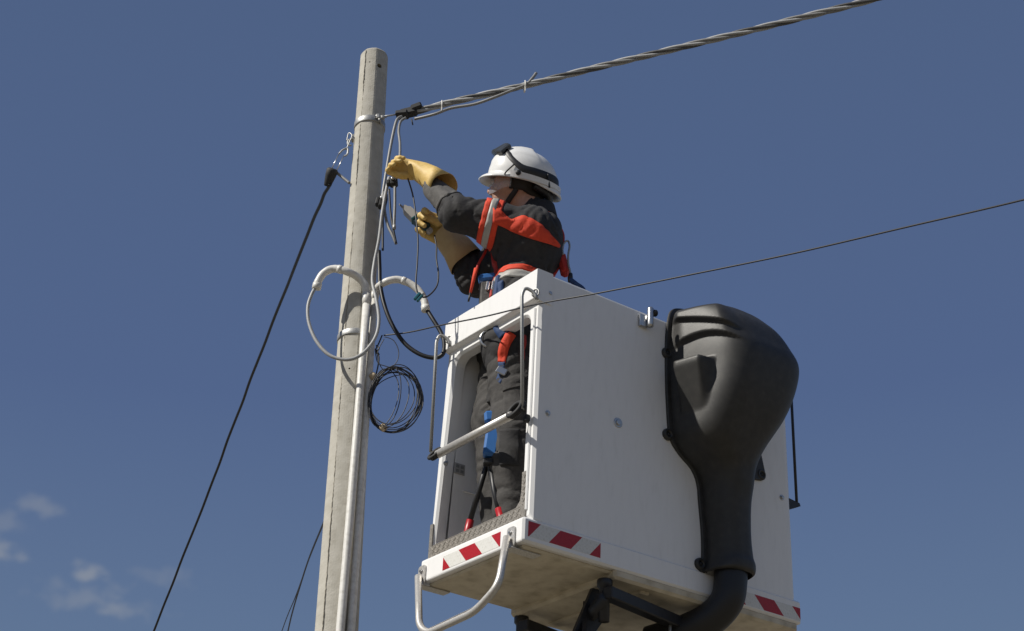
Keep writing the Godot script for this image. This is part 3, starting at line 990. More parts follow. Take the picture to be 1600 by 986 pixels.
func make_cover(t: Node3D) -> void:
	var cv := Node3D.new()
	cv.name = "boom_cover"
	cv.set_meta("label", "bulging black moulded plastic cover on the long side")
	t.add_child(cv)
	var mb := MB.new()
	var rows := []
	var ns := 210
	var na := 130
	for i in ns + 1:
		var row := []
		for j in na + 1:
			row.append(cover_point(float(i) / ns, PI * (0.5 - 0.5 * cos(PI * j / na))))
		rows.append(row)
	mb.grid(rows)
	var top := Vector3(0.14, 1.183, 0.33)
	for j in na:
		mb.tri(top, rows[ns][j], rows[ns][j + 1])
	put(cv, "shell", mb.mesh(), M.cover)
	# flange along both feet
	for side in [0, 1]:
		var fl := MB.new().smooth(false)
		var last := []
		for i in 61:
			var c := cover_at(i / 60.0)
			var x: float = c[1] if side == 0 else c[2] - cover_lean(c[0]) * 1.2
			var o := -0.018 if side == 0 else 0.018
			var row := [Vector3(x - o * 0.5, c[0], 0.323), Vector3(x + o, c[0], 0.323), Vector3(x + o, c[0], 0.331), Vector3(x + o * 0.8, c[0], 0.334), Vector3(x - o * 0.5, c[0], 0.336)]
			if last:
				fl.grid([last, row])
			last = row
		put(cv, "flange", fl.mesh(), M.cover)
	for e in [[0.955, -0.02], [0.605, -0.014], [0.575, 0.478], [0.118, 0.15]]:
		var c := Vector3(e[1], e[0], 0.321)
		put(cv, "mount_ear", MB.new().lathe([Vector2(0.024, 0.0), Vector2(0.024, 0.012), Vector2(0.02, 0.017), Vector2(0.012, 0.0175), Vector2(0.011, 0.01), Vector2(0.0, 0.01)], frame(c, Vector3(0, 0, 1)), 20).mesh(), M.cover)
		put(cv, "ear_bolt", MB.new().lathe([Vector2(0.008, 0.0), Vector2(0.008, 0.005), Vector2(0.0, 0.006)], frame(c + Vector3(0, 0, 0.01), Vector3(0, 0, 1)), 6).mesh(), M.black)
	put(cv, "flange", MB.new().slab(rounded([Vector2(0.4, 0.7), Vector2(0.475, 0.68), Vector2(0.5, 0.585), Vector2(0.492, 0.553), Vector2(0.36, 0.53), Vector2(0.34, 0.6)], 0.012, 3), 0.321, 0.335, Transform3D.IDENTITY, 0.002).mesh(), M.cover)
	var el := MB.new()
	var p := spline([Vector3(0.26, 0.13, 0.378), Vector3(0.252, 0.06, 0.386), Vector3(0.238, -0.02, 0.378), Vector3(0.205, -0.085, 0.32), Vector3(0.155, -0.125, 0.22), Vector3(0.1, -0.15, 0.1)], 8)
	el.tube(p, 0.064, 24)
	put(cv, "hose_elbow", el.mesh(), M.black)


# ------------------------------------------------------------------ wires and fittings
func cable(called: String, label: String, pts: Array, r: float, m: Material, category := "cable", per := 8, group := "") -> MeshInstance3D:
	var o := put(self, called, MB.new().tube(spline(pts, per), r, 10).mesh(), m)
	tag(o, label, category, group)
	return o

func make_lines() -> void:
	# the twisted overhead cable: four insulated conductors
	var axis := spline([Vector3(-0.46, 6.5848, -6.02), Vector3(-0.2863, 6.6025, -5.97), Vector3(-0.0996, 6.6075, -5.91), Vector3(0.099, 6.6155, -5.85), Vector3(0.365, 6.6348, -5.77), Vector3(0.6397, 6.644, -5.68), Vector3(0.9629, 6.6563, -5.575), Vector3(1.279, 6.6698, -5.47), Vector3(1.6009, 6.6871, -5.36), Vector3(2.3575, 6.7504, -5.09), Vector3(3.7616, 6.9515, -4.6)], 40)
	var oc := thing("overhead_cable", "thick twisted bundle of grey overhead conductors running up to the right", "cable")
	var count := 0
	var run := 0.0
	var strands := [[], [], [], []]
	for i in axis.size():
		if i > 0:
			run += (axis[i] - axis[i - 1]).length()
		var tg: Vector3 = (axis[mini(i + 1, axis.size() - 1)] - axis[maxi(i - 1, 0)]).normalized()
		var n1 := (Vector3.UP - tg * tg.y).normalized()
		var n2 := tg.cross(n1)
		for s in 4:
			var a := run / 0.42 * TAU + s * TAU / 4.0
			strands[s].append(axis[i] + (n1 * cos(a) + n2 * sin(a)) * 0.0088)
	for s in 4:
		put(oc, "conductor", MB.new().tube(strands[s], 0.0069, 8).mesh(), [M.cable_grey, M.cable_pale, M.cable_dark, M.cable_pale][s])
	# the loose conductor tied below the bundle, its cut end turned up
	put(oc, "loose_conductor", MB.new().tube(spline([Vector3(-0.4346, 6.5351, -6), Vector3(-0.3415, 6.5315, -5.96), Vector3(-0.2703, 6.5521, -5.945), Vector3(-0.1701, 6.5491, -5.915), Vector3(-0.0848, 6.5606, -5.885), Vector3(0, 6.5877, -5.865), Vector3(0.0622, 6.6081, -5.85), Vector3(0.0906, 6.6408, -5.845), Vector3(0.1078, 6.6705, -5.845)], 8), 0.0068, 9).mesh(), M.cable_grey)
	for q in [Vector3(-0.3144, 6.5835, -5.965), Vector3(0.0566, 6.605, -5.855)]:
		var ring := []
		for i in 14:
			var a := TAU * i / 14.0
			ring.append(q + Vector3(0.003 * sin(a), cos(a) * 0.026 - 0.004, sin(a) * 0.024))
		put(oc, "cable_tie", MB.new().tube(ring, 0.0035, 6, true).mesh(), M.pvc)
		put(oc, "tie_tail", MB.new().box(q + Vector3(0.002, -0.03, 0.02), Vector3(0.004, 0.03, 0.002), 0.0005).mesh(), M.pvc)
	# its anchor clamp
	var ac := thing("anchor_clamp", "black wedge clamp holding the twisted cable to the upper pole band", "clamp", Vector3.ZERO, "cable anchor clamps")
	var ca := Vector3(-0.5114, 6.5737, -6.02)
	var cb := Vector3(-0.4164, 6.5909, -6.005)
	var d := (cb - ca).normalized()
	var bz := Basis(d, Vector3.UP, d.cross(Vector3.UP)).orthonormalized()
	put(ac, "clamp_body", MB.new().box((ca + cb) * 0.5, Vector3(0.078, 0.042, 0.04), 0.008, bz).mesh(), M.rubber)
	put(ac, "wedge", MB.new().box(cb + d * -0.012 + Vector3(0, 0.012, 0.012), Vector3(0.05, 0.03, 0.03), 0.006, bz.rotated(Vector3(0, 0, 1), 0.15)).mesh(), M.rubber)
	put(ac, "clamp_jaw", MB.new().box(ca + d * 0.02 + Vector3(0, -0.012, 0.01), Vector3(0.055, 0.024, 0.05), 0.005, bz.rotated(Vector3(0, 0, 1), -0.2)).mesh(), M.rubber)
	put(ac, "bail_wire", MB.new().tube([Vector3(-0.5719, 6.5457, -5.995), Vector3(-0.5051, 6.5728, -6.01)], 0.004, 8).mesh(), M.galv)
	put(ac, "screw", MB.new().tube([Vector3(-0.4481, 6.5268, -5.99), Vector3(-0.4414, 6.4939, -5.99)], 0.003, 8).mesh(), M.rubber)
	# the black service cable to the left, with its own clamp
	var sc := [Vector3(-0.7976, 6.2076, -6.05), Vector3(-0.8639, 6.2517, -6.25), Vector3(-1.015, 6.3779, -6.8), Vector3(-1.2068, 6.5327, -7.5), Vector3(-1.4156, 6.6057, -8.2), Vector3(-1.6361, 6.6259, -8.9), Vector3(-1.8728, 6.569, -9.6), Vector3(-2.1668, 6.4408, -10.4), Vector3(-2.4753, 6.2628, -11.2), Vector3(-2.8609, 6.0594, -12.2), Vector3(-3.527, 5.7483, -14)]
	var wavy := RandomNumberGenerator.new()
	wavy.seed = 77
	sc = spline(sc, 3)
	for i in range(2, sc.size()):
		sc[i] += Vector3(wavy.randf_range(-0.003, 0.003), wavy.randf_range(-0.002, 0.002), 0)
	cable("service_cable", "thick black service cable sloping down to the lower left", sc, 0.0076, M.cable_black, "cable", 8)
	var lc := thing("anchor_clamp", "black cone clamp gripping the sloping black cable left of the pole", "clamp", Vector3.ZERO, "cable anchor clamps")
	var la := Vector3(-0.7873, 6.2694, -6.02)
	var lb := Vector3(-0.8137, 6.2123, -6.07)
	put(lc, "clamp_body", MB.new().lathe([Vector2(0.014, 0.0), Vector2(0.017, 0.01), Vector2(0.024, 0.05), Vector2(0.026, 0.075), Vector2(0.02, 0.082)], frame(lb, la - lb), 14).mesh(), M.rubber)
	put(lc, "bail_wire", MB.new().tube([Vector3(-0.7953, 6.2623, -6.02), Vector3(-0.764, 6.3586, -6.02)], 0.0022, 6).mesh(), M.steel)
	put(lc, "bail_wire", MB.new().tube([Vector3(-0.77, 6.2623, -6.02), Vector3(-0.7408, 6.3478, -6.02)], 0.0022, 6).mesh(), M.steel)
	put(lc, "thimble", MB.new().tube(spline([Vector3(-0.7638, 6.355, -6.02), Vector3(-0.748, 6.3766, -6.02), Vector3(-0.7285, 6.3838, -6.02), Vector3(-0.727, 6.355, -6.02), Vector3(-0.7376, 6.3406, -6.02)], 6), 0.0042, 8).mesh(), M.galv)
	put(lc, "link", MB.new().tube(spline([Vector3(-0.7338, 6.3766, -6.02), Vector3(-0.7219, 6.4199, -6.02), Vector3(-0.7123, 6.4562, -6.02), Vector3(-0.7285, 6.4789, -6.03), Vector3(-0.7348, 6.4352, -6.03)], 6), 0.0028, 8).mesh(), M.galv)
	cable("tail_cable", "short grey cable tail from the left clamp to the pole", [Vector3(-0.7778, 6.2707, -6.04), Vector3(-0.7439, 6.2311, -6.03), Vector3(-0.7102, 6.1918, -6.02)], 0.0065, M.cable_grey)
	# thin lines
	cable("drop_wire", "thin dark wire crossing in front of the basket to the right edge", [Vector3(-0.5257, 5.392, -6), Vector3(-0.4162, 5.3632, -5.93), Vector3(-0.2806, 5.3139, -5.8), Vector3(-0.0988, 5.2269, -5.6), Vector3(0.0954, 5.1384, -5.38), Vector3(0.3254, 5.0832, -5.22), Vector3(0.6238, 4.9914, -4.97), Vector3(0.9266, 4.864, -4.66), Vector3(1.2173, 4.7124, -4.3), Vector3(1.4581, 4.5535, -3.95), Vector3(1.7593, 4.2937, -3.4)], 0.003, M.wire, "wire", 8)
	cable("drop_wire_001", "thicker of the two dark wires slanting down behind the lower pole", [Vector3(-0.6441, 5.0501, -6.12), Vector3(-0.7631, 4.9459, -6.6), Vector3(-0.8455, 5.0273, -7), Vector3(-0.9875, 5.1841, -7.7), Vector3(-1.1086, 5.2712, -8.3), Vector3(-1.1878, 5.3177, -8.7), Vector3(-1.2595, 5.3732, -9.1), Vector3(-1.5644, 5.5909, -10.8)], 0.004, M.wire, "wire", 8)
	cable("drop_wire_002", "thinner of the two dark wires slanting down behind the lower pole", [Vector3(-0.6351, 5.0799, -6.12), Vector3(-0.7595, 4.9308, -6.6), Vector3(-0.8475, 5.0308, -7.02), Vector3(-0.9949, 5.189, -7.74), Vector3(-1.1257, 5.2833, -8.36), Vector3(-1.2154, 5.339, -8.75), Vector3(-1.3025, 5.394, -9.15), Vector3(-1.6642, 5.5909, -10.8)], 0.0026, M.wire, "wire", 8)
	# conductors coming down from the overhead cable to the hand
	cable("branch_cable", "grey conductor hanging from the black clamp along the pole", [Vector3(-0.4914, 6.5415, -5.99), Vector3(-0.5131, 6.5154, -5.985), Vector3(-0.528, 6.4051, -5.97), Vector3(-0.5385, 6.2714, -5.95), Vector3(-0.5474, 6.1585, -5.94), Vector3(-0.5562, 6.0445, -5.935)], 0.0068, M.cable_grey)
	cable("branch_cable_001", "shorter grey conductor dropping from the clamp into the yellow glove", [Vector3(-0.4736, 6.5301, -5.985), Vector3(-0.4953, 6.504, -5.98), Vector3(-0.5002, 6.4331, -5.96), Vector3(-0.4895, 6.3371, -5.93), Vector3(-0.4867, 6.2251, -5.9), Vector3(-0.5027, 6.1347, -5.9), Vector3(-0.5062, 6.0797, -5.9)], 0.006, M.cable_grey)
	cable("service_loop", "pale grey cable looping in front of the pole into the left conduit", [Vector3(-0.5282, 6.139, -5.91), Vector3(-0.5388, 6.0599, -5.91), Vector3(-0.5509, 5.945, -5.915), Vector3(-0.5598, 5.819, -5.925), Vector3(-0.5746, 5.7114, -5.935), Vector3(-0.5774, 5.6078, -5.925), Vector3(-0.5559, 5.5057, -5.905), Vector3(-0.5403, 5.3994, -5.895), Vector3(-0.5517, 5.3103, -5.89), Vector3(-0.5997, 5.2346, -5.89), Vector3(-0.6603, 5.2106, -5.895), Vector3(-0.7319, 5.2378, -5.905), Vector3(-0.7885, 5.3077, -5.915), Vector3(-0.8264, 5.4001, -5.925), Vector3(-0.8375, 5.4844, -5.93), Vector3(-0.8265, 5.5508, -5.935), Vector3(-0.8088, 5.5988, -5.94)], 0.0072, M.cable_pale)
	cable("black_loop", "black cable sagging from the pole and rising into the right conduit", [Vector3(-0.5631, 5.8053, -5.985), Vector3(-0.5561, 5.7099, -5.98), Vector3(-0.5491, 5.6222, -5.97), Vector3(-0.5249, 5.5071, -5.955), Vector3(-0.4893, 5.4099, -5.95), Vector3(-0.4367, 5.3235, -5.95), Vector3(-0.3751, 5.2685, -5.945), Vector3(-0.3149, 5.2472, -5.94), Vector3(-0.2787, 5.2593, -5.93), Vector3(-0.2744, 5.3109, -5.925), Vector3(-0.2914, 5.3662, -5.93), Vector3(-0.3217, 5.4252, -5.935), Vector3(-0.3497, 5.4817, -5.945)], 0.009, M.cable_black)
	for q in [[[Vector3(-0.5512, 6.0712, -5.925), Vector3(-0.5416, 5.9692, -5.925), Vector3(-0.5251, 5.8953, -5.925), Vector3(-0.5039, 5.8418, -5.92), Vector3(-0.486, 5.7957, -5.92)], 0.0062, "grey cable stub with its cut end bent outward below the connectors"], [[Vector3(-0.5248, 6.066, -5.9), Vector3(-0.5149, 5.9507, -5.9), Vector3(-0.5008, 5.8639, -5.9), Vector3(-0.4849, 5.7883, -5.905)], 0.0048, "thin dark stub joining the bent grey cable end"], [[Vector3(-0.5003, 6.0759, -5.895), Vector3(-0.4968, 5.9807, -5.895), Vector3(-0.4964, 5.8969, -5.895), Vector3(-0.4953, 5.8669, -5.895)], 0.0062, "short straight cable stub ending in bare metal under the glove"], [[Vector3(-0.5521, 5.9876, -5.95), Vector3(-0.548, 5.8867, -5.95), Vector3(-0.5438, 5.7839, -5.95)], 0.005, "thin vertical cable stub close against the pole"]]:
		cable("cable_stub", q[2], q[0], q[1], M.cable_grey if q[1] > 0.005 else M.wire, "cable", 6, "cut cable ends at the pole")
	var tip := put(self, "bare_end", MB.new().tube([Vector3(-0.4955, 5.8736, -5.895), Vector3(-0.4948, 5.8537, -5.895)], 0.0072, 10).mesh(), M.galv)
	tag(tip, "bright metal ferrule on the short stub under the glove", "ferrule")
	# insulated connectors
	for q in [[Vector3(-0.5071, 6.1037, -5.9), Vector3(0.036, 0.042, 0.034), 0.1, "black insulated connector just below the yellow glove"], [Vector3(-0.5545, 6.039, -5.955), Vector3(0.034, 0.066, 0.036), -0.15, "black ribbed connector against the pole beside the grey cables"]]:
		var kn := thing("connector", q[3], "connector", q[0], "black cable connectors")
		var s: Vector3 = q[1]
		var bb := Basis(Vector3(0, 0, 1), q[2])
		put(kn, "housing", MB.new().box(Vector3.ZERO, s, 0.007, bb).mesh(), M.rubber)
		put(kn, "jaw", MB.new().box(bb * Vector3(-s.x * 0.62, -0.004, 0.004), Vector3(s.x * 0.5, s.y * 0.62, s.z * 0.8), 0.005, bb).mesh(), M.rubber)
		put(kn, "cap", MB.new().box(bb * Vector3(0.004, s.y * 0.52, 0.0), Vector3(s.x * 0.6, s.y * 0.3, s.z * 0.6), 0.004, bb).mesh(), M.rubber)
		put(kn, "screw", MB.new().lathe([Vector2(0.007, 0.0), Vector2(0.007, 0.01), Vector2(0.003, 0.012)], frame(bb * Vector3(-s.x * 0.1, s.y * 0.1, s.z * 0.5), Vector3(0, 0, 1)), 6).mesh(), M.steel)
	# the coil of spare wire
	var coil := thing("wire_coil", "loose coil of thin black wire hanging on the right of the pole", "coil")
	var rng := RandomNumberGenerator.new()
	rng.seed = 31
	var cc := Vector3(-0.4638, 5.0795, -5.99)
	for i in 13:
		var ring := []
		var loose := i > 6
		var ca2 := rng.randf_range(-0.006, 0.006)
		var rx := rng.randf_range(0.094, 0.108) if not loose else rng.randf_range(0.055, 0.102)
		var ry := rng.randf_range(0.138, 0.15) if not loose else rng.randf_range(0.12, 0.145)
		var shx := -0.106 + rx + ca2
		var ph := rng.randf() * TAU
		for k in 40:
			var a := TAU * k / 40.0
			var tilt := -0.35
			var x := cos(a) * rx + shx * 1.0
			var y := sin(a) * ry * (1.0 + 0.05 * sin(2.0 * a + ph))
			ring.append(cc + Vector3(x * cos(tilt * 0.6) - y * sin(tilt * 0.35), y * cos(tilt * 0.35) + x * sin(tilt * 0.35), 0.012 * sin(a * 2.0 + ph) + 0.004 * i - 0.02))
		put(coil, "loop", MB.new().tube(ring, 0.002, 6, true).mesh(), M.wire)
	put(coil, "lead", MB.new().tube(spline([Vector3(-0.5327, 5.3857, -5.99), Vector3(-0.5438, 5.3454, -5.985), Vector3(-0.5549, 5.3054, -5.98), Vector3(-0.5406, 5.2749, -5.98), Vector3(-0.544, 5.2263, -5.985), Vector3(-0.5529, 5.184, -5.99)], 6), 0.003, 6).mesh(), M.wire)
	put(coil, "lead", MB.new().tube(spline([Vector3(-0.5237, 5.3732, -5.98), Vector3(-0.4834, 5.3515, -5.975), Vector3(-0.4605, 5.2962, -5.975), Vector3(-0.4719, 5.2444, -5.98), Vector3(-0.5178, 5.2172, -5.985), Vector3(-0.5455, 5.2688, -5.98), Vector3(-0.5422, 5.3146, -5.98), Vector3(-0.5228, 5.3577, -5.975)], 6), 0.0018, 6).mesh(), M.wire)
	put(coil, "lead", MB.new().tube(spline([Vector3(-0.5583, 5.3177, -5.985), Vector3(-0.5447, 5.2505, -5.98), Vector3(-0.5124, 5.2293, -5.975), Vector3(-0.4545, 5.2081, -5.97), Vector3(-0.4122, 5.178, -5.97)], 6), 0.002, 6).mesh(), M.wire)
	put(coil, "knot", MB.new().tube(spline([Vector3(-0.5538, 5.3331, -5.985), Vector3(-0.5422, 5.3146, -5.98), Vector3(-0.5551, 5.3024, -5.985), Vector3(-0.5415, 5.2901, -5.985), Vector3(-0.5532, 5.3116, -5.99)], 5), 0.0035, 6).mesh(), M.wire)
	for q in [Vector3(-0.5604, 5.187, -5.985), Vector3(-0.5096, 4.9507, -5.985)]:
		put(coil, "tape_wrap", MB.new().lathe([Vector2(0.012, -0.012), Vector2(0.015, -0.01), Vector2(0.015, 0.01), Vector2(0.012, 0.012)], frame(q, Vector3(0.5, -0.6, 0) if q.y < 5.2 else Vector3(0.4, 1, 0)), 12).mesh(), M.tan)


# ------------------------------------------------------------------ the line worker
var suit := []
const SK := 0.06
const SA := 0.014

func fingers(w: Vector3, f: Vector3, n: Vector3, curl: Array, thumb: Vector3, size := 1.0, hand := 1.0) -> Array:
	# w wrist, f towards the knuckles, n out of the palm; the thumb lies towards f x n
	f = f.normalized()
	n = (n - f * n.dot(f)).normalized()
	var s := f.cross(n) * hand
	var out := []
	var spread := [0.034, 0.0115, -0.0115, -0.033]
	var lens := [0.042, 0.047, 0.043, 0.033]
	for i in 4:
		var kn: Vector3 = w + f * ((0.088 - absf(i - 1.2) * 0.004) * size) + s * (spread[i] * size)
		out.append(bone(w + s * spread[i] * 0.7 * size + f * 0.012, 0.02 * size, kn, 0.0155 * size))
		var dir := f
		var p := kn
		for j in 3:
			dir = dir.rotated(s, hand * curl[j] * curl[3][i]).normalized()
			var q: Vector3 = p + dir * float(lens[i]) * [1.0, 0.72, 0.58][j] * size
			out.append(bone(p, (0.0125 - j * 0.001) * size, q, (0.0117 - j * 0.0012) * size))
			p = q
	var t0: Vector3 = w + f * 0.02 * size + s * 0.03 * size
	var td := (f * thumb.x + n * thumb.y + s * thumb.z).normalized()
	var t1 := t0 + td * 0.045 * size
	var td2 := (td + f * 0.7 - s * 0.25 + n * 0.25).normalized()
	out.append(bone(t0, 0.019 * size, t1, 0.0155 * size))
	out.append(bone(t1, 0.0155 * size, t1 + td2 * 0.035 * size, 0.0135 * size))
	out.append(bone(t1 + td2 * 0.035 * size, 0.0135 * size, t1 + td2 * 0.06 * size, 0.011 * size))
	return out

# a wide rubber cuff: rings from the wrist to the open end
func gauntlet(rings: Array, seg := 36) -> ArrayMesh:
	var mb := MB.new()
	var outr := []
	var inr := []
	for q in rings:
		var xf := frame(q[0], q[1], q[4])
		var a := []
		var b := []
		for j in seg:
			var an := -TAU * j / seg
			var wob := 1.0 + 0.05 * sin(an * 3.0 + q[0].x * 60.0) + 0.03 * sin(an * 5.0 - q[0].y * 45.0)
			a.append(xf * Vector3(cos(an) * q[2] * wob, 0, sin(an) * q[3] * wob))
			b.append(xf * Vector3(cos(an) * (q[2] * wob - 0.003), 0, sin(an) * (q[3] * wob - 0.003)))
		outr.append(a)
		inr.append(b)
	mb.grid(outr, true)
	inr.reverse()
	mb.grid([outr[-1], inr[0]], true)
	mb.grid(inr, true)
	return mb.mesh()

func floor_at(p: Vector3) -> float:   # height of the basket floor below a point
	var n := Vector3(0.046, 0.994, 0.094)
	var o := Vector3(0.3921, 4.2867, -6.195) + n * 0.096
	return o.y - (n.x * (p.x - o.x) + n.z * (p.z - o.z)) / n.y

func make_person() -> void:
	var t := thing("person", "worker in charcoal and orange workwear, white helmet and yellow gloves in the basket", "person")
	# joints
	var hip_c := Vector3(-0.0051, 5.2765, -5.87)
	var hip_n := Vector3(0, 5.2115, -5.79)
	var hip_f := Vector3(-0.0208, 5.3236, -5.96)
	var wst_n := Vector3(0.0283, 5.43, -5.8)
	var wst_f := Vector3(0.0079, 5.5291, -5.95)
	var cst_n := Vector3(0.0628, 5.6586, -5.79)
	var cst_f := Vector3(0.0405, 5.7848, -5.97)
	var upp_n := Vector3(0.0894, 5.7505, -5.77)
	var upp_f := Vector3(0.071, 5.9088, -5.99)
	var sho_n := Vector3(0.0858, 5.701, -5.71)
	var sho_f := Vector3(0.0497, 5.9723, -6.05)
	var neck := Vector3(0.0974, 5.9434, -5.89)
	var elb_n := Vector3(-0.2189, 5.7724, -5.68)
	var wri_n := Vector3(-0.3435, 6.0054, -5.78)
	var elb_f := Vector3(-0.1491, 5.7089, -6.06)
	var wri_f := Vector3(-0.2559, 5.8557, -6)
	var kne_n := Vector3(0.0147, 4.8415, -5.79)
	var kne_f := Vector3(-0.0634, 4.9711, -5.98)
	var ank_n := Vector3(0, 4.4872, -5.8)
	var ank_f := Vector3(-0.0444, 4.5868, -6)
	ank_n.y = floor_at(ank_n) + 0.11
	ank_f.y = floor_at(ank_f) + 0.11
	var back := Vector3(0.022, -0.01, 0.005)
	suit = [
		bone(hip_n, 0.1, hip_f, 0.1), bone(hip_n, 0.105, wst_n, 0.098), bone(hip_f, 0.105, wst_f, 0.098), bone(wst_n, 0.1, wst_f, 0.1),
		bone(wst_n, 0.1, cst_n, 0.115), bone(wst_f, 0.1, cst_f, 0.115), bone(cst_n, 0.115, cst_f, 0.115),
		bone(cst_n + back * 0.4, 0.11, upp_n + back * 0.5, 0.088), bone(cst_f + back * 0.4, 0.11, upp_f + back * 0.5, 0.088), bone(upp_n, 0.085, upp_f, 0.085),
		bone(upp_n + back, 0.07, sho_n, 0.08), bone(upp_f + back, 0.07, sho_f, 0.08),
		bone(neck + Vector3(0.0, -0.04, 0), 0.07, neck, 0.062),
		bone(sho_n, 0.084, sho_n.lerp(elb_n, 0.55), 0.078), bone(sho_n.lerp(elb_n, 0.55), 0.078, elb_n, 0.064), bone(elb_n, 0.062, wri_n, 0.036),
		bone(sho_f, 0.08, elb_f, 0.068), bone(elb_f, 0.066, wri_f, 0.047),
		bone(hip_n + Vector3(0, -0.03, 0), 0.1, kne_n, 0.083), bone(kne_n, 0.08, kne_n.lerp(ank_n, 0.4), 0.083), bone(kne_n.lerp(ank_n, 0.4), 0.08, ank_n, 0.07),
		bone(hip_f + Vector3(0, -0.03, 0), 0.1, kne_f, 0.083), bone(kne_f, 0.08, ank_f, 0.068),
	]
	var mb := MB.new()
	soft_mesh(mb, suit, 0.0085, SK, SA)
	put(t, "body", mb.mesh(), M.cloth)
	# boots on the basket floor
	for a in [ank_n, ank_f]:
		var bt := MB.new()
		var down := Vector3(0.004, -0.04, -0.004)
		soft_mesh(bt, [bone(a + Vector3(0, 0.05, 0), 0.058, a + down, 0.055), bone(a + down + Vector3(0.03, -0.018, 0), 0.048, a + down + Vector3(-0.09, -0.026, -0.03), 0.04)], 0.011, 0.03)
		put(t, "boot", bt.mesh(), M.rubber)
	# trousers
	var legs := []
	for i in range(18, 23):
		var B: Array = suit[i]
		legs.append(bone(B[0], B[2] + 0.006, B[0] + B[1], B[2] + B[3] + 0.006))
	var tm := MB.new()
	soft_mesh(tm, legs, 0.0085, SK, 0.012)
	put(t, "trousers", tm.mesh(), M.trouser)
	# sewn on pockets and knee patches
	for q in [[[Vector3(-0.1093, 5.1802, -5.86), Vector3(-0.1086, 5.0828, -5.87), Vector3(-0.0904, 4.9953, -5.88)], [Vector3(-0.0608, 5.1767, -5.83), Vector3(-0.0578, 5.065, -5.84), Vector3(-0.055, 4.9895, -5.85)], M.cloth, 0.006], [[Vector3(-0.0344, 4.9876, -5.7), Vector3(-0.0341, 4.9111, -5.7), Vector3(-0.0291, 4.8412, -5.71)], [Vector3(0.0442, 5.0045, -5.69), Vector3(0.0488, 4.925, -5.69), Vector3(0.0485, 4.855, -5.7)], M.trouser, 0.007], [[Vector3(-0.0368, 4.999, -5.7), Vector3(-0.0343, 4.9705, -5.7), Vector3(-0.0342, 4.9478, -5.7)], [Vector3(0.0467, 5.0188, -5.69), Vector3(0.049, 4.9902, -5.69), Vector3(0.0489, 4.9674, -5.69)], M.trouser, 0.011], [[Vector3(-0.0459, 4.7857, -5.71), Vector3(-0.0456, 4.7089, -5.71), Vector3(-0.0406, 4.6384, -5.72)], [Vector3(0.0289, 4.7801, -5.7), Vector3(0.0288, 4.7034, -5.7), Vector3(0.0239, 4.6331, -5.71)], M.cloth, 0.006]]:
		var l := spline(q[0], 6)
		var r := spline(q[1], 6)
		var pr := []
		for i in 9:
			var row := []
			for j in l.size():
				row.append((l[j] as Vector3).lerp(r[j], i / 8.0))
			pr.append(row)
		put(t, "pocket_patch", laid(pr, legs, SK, 0.012, q[3]), q[2])
	make_head(t, neck)
	# sleeve band
	for q in [[0.45, 0.53, "orange"], [0.525, 0.605, "reflect"], [0.6, 0.68, "orange"]]:
		put(t, "sleeve_band", laid(ring_rows(sho_n, elb_n, q[0], q[1], 0.09, 4, 44), suit, SK, SA, 0.0045 if q[2] == "orange" else 0.006, true), M[q[2]])
	# orange yoke across shoulder and back
	var up_line := [Vector3(-0.0774, 5.7443, -5.62), Vector3(-0.0361, 5.7251, -5.62), Vector3(-0.0026, 5.6996, -5.62), Vector3(0.0309, 5.7123, -5.62), Vector3(0.067, 5.7037, -5.63), Vector3(0.1083, 5.6801, -5.65), Vector3(0.1421, 5.6604, -5.68), Vector3(0.1711, 5.6476, -5.72)]
	var lo_line := [Vector3(-0.0771, 5.6837, -5.62), Vector3(-0.0359, 5.6647, -5.62), Vector3(-0.0026, 5.6426, -5.62), Vector3(0.0307, 5.6341, -5.63), Vector3(0.0667, 5.6255, -5.64), Vector3(0.1079, 5.624, -5.66), Vector3(0.1417, 5.6256, -5.68), Vector3(0.171, 5.638, -5.72)]
	var ua := spline(up_line, 4)
	var la := spline(lo_line, 4)
	var rows := []
	for i in 6:
		var row := []
		for j in ua.size():
			row.append((la[j] as Vector3).lerp(ua[j], i / 5.0))
		rows.append(row)
	put(t, "yoke_panel", laid(rows, suit, SK, SA, 0.007), M.orange)
	# waist bands of the jacket
	var hem := ring_rows((wst_n + wst_f) * 0.5 + Vector3(0, -0.02, 0), (cst_n + cst_f) * 0.5, 0.14, 0.25, 0.17, 5, 60)
	put(t, "waist_band", laid(hem, suit, SK, SA, 0.005, true), M.orange)
	var hem2 := ring_rows((wst_n + wst_f) * 0.5 + Vector3(0, -0.02, 0), (cst_n + cst_f) * 0.5, 0.0, 0.13, 0.17, 5, 60)
	put(t, "waist_band", laid(hem2, suit, SK, SA, 0.004, true), M.reflect)
	var hem3 := ring_rows(hip_c + Vector3(0, -0.01, 0), (wst_n + wst_f) * 0.5, 0.1, 0.42, 0.17, 5, 60)
	put(t, "jacket_hem", laid(hem3, suit, SK, SA, 0.012, true), M.orange)
	# sleeve end at the near wrist, paler where it is rolled
	put(t, "sleeve_cuff", laid(ring_rows(elb_n, wri_n, 0.22, 0.95, 0.05, 12, 40), suit, SK, SA, 0.004, true), M.cloth_pale)
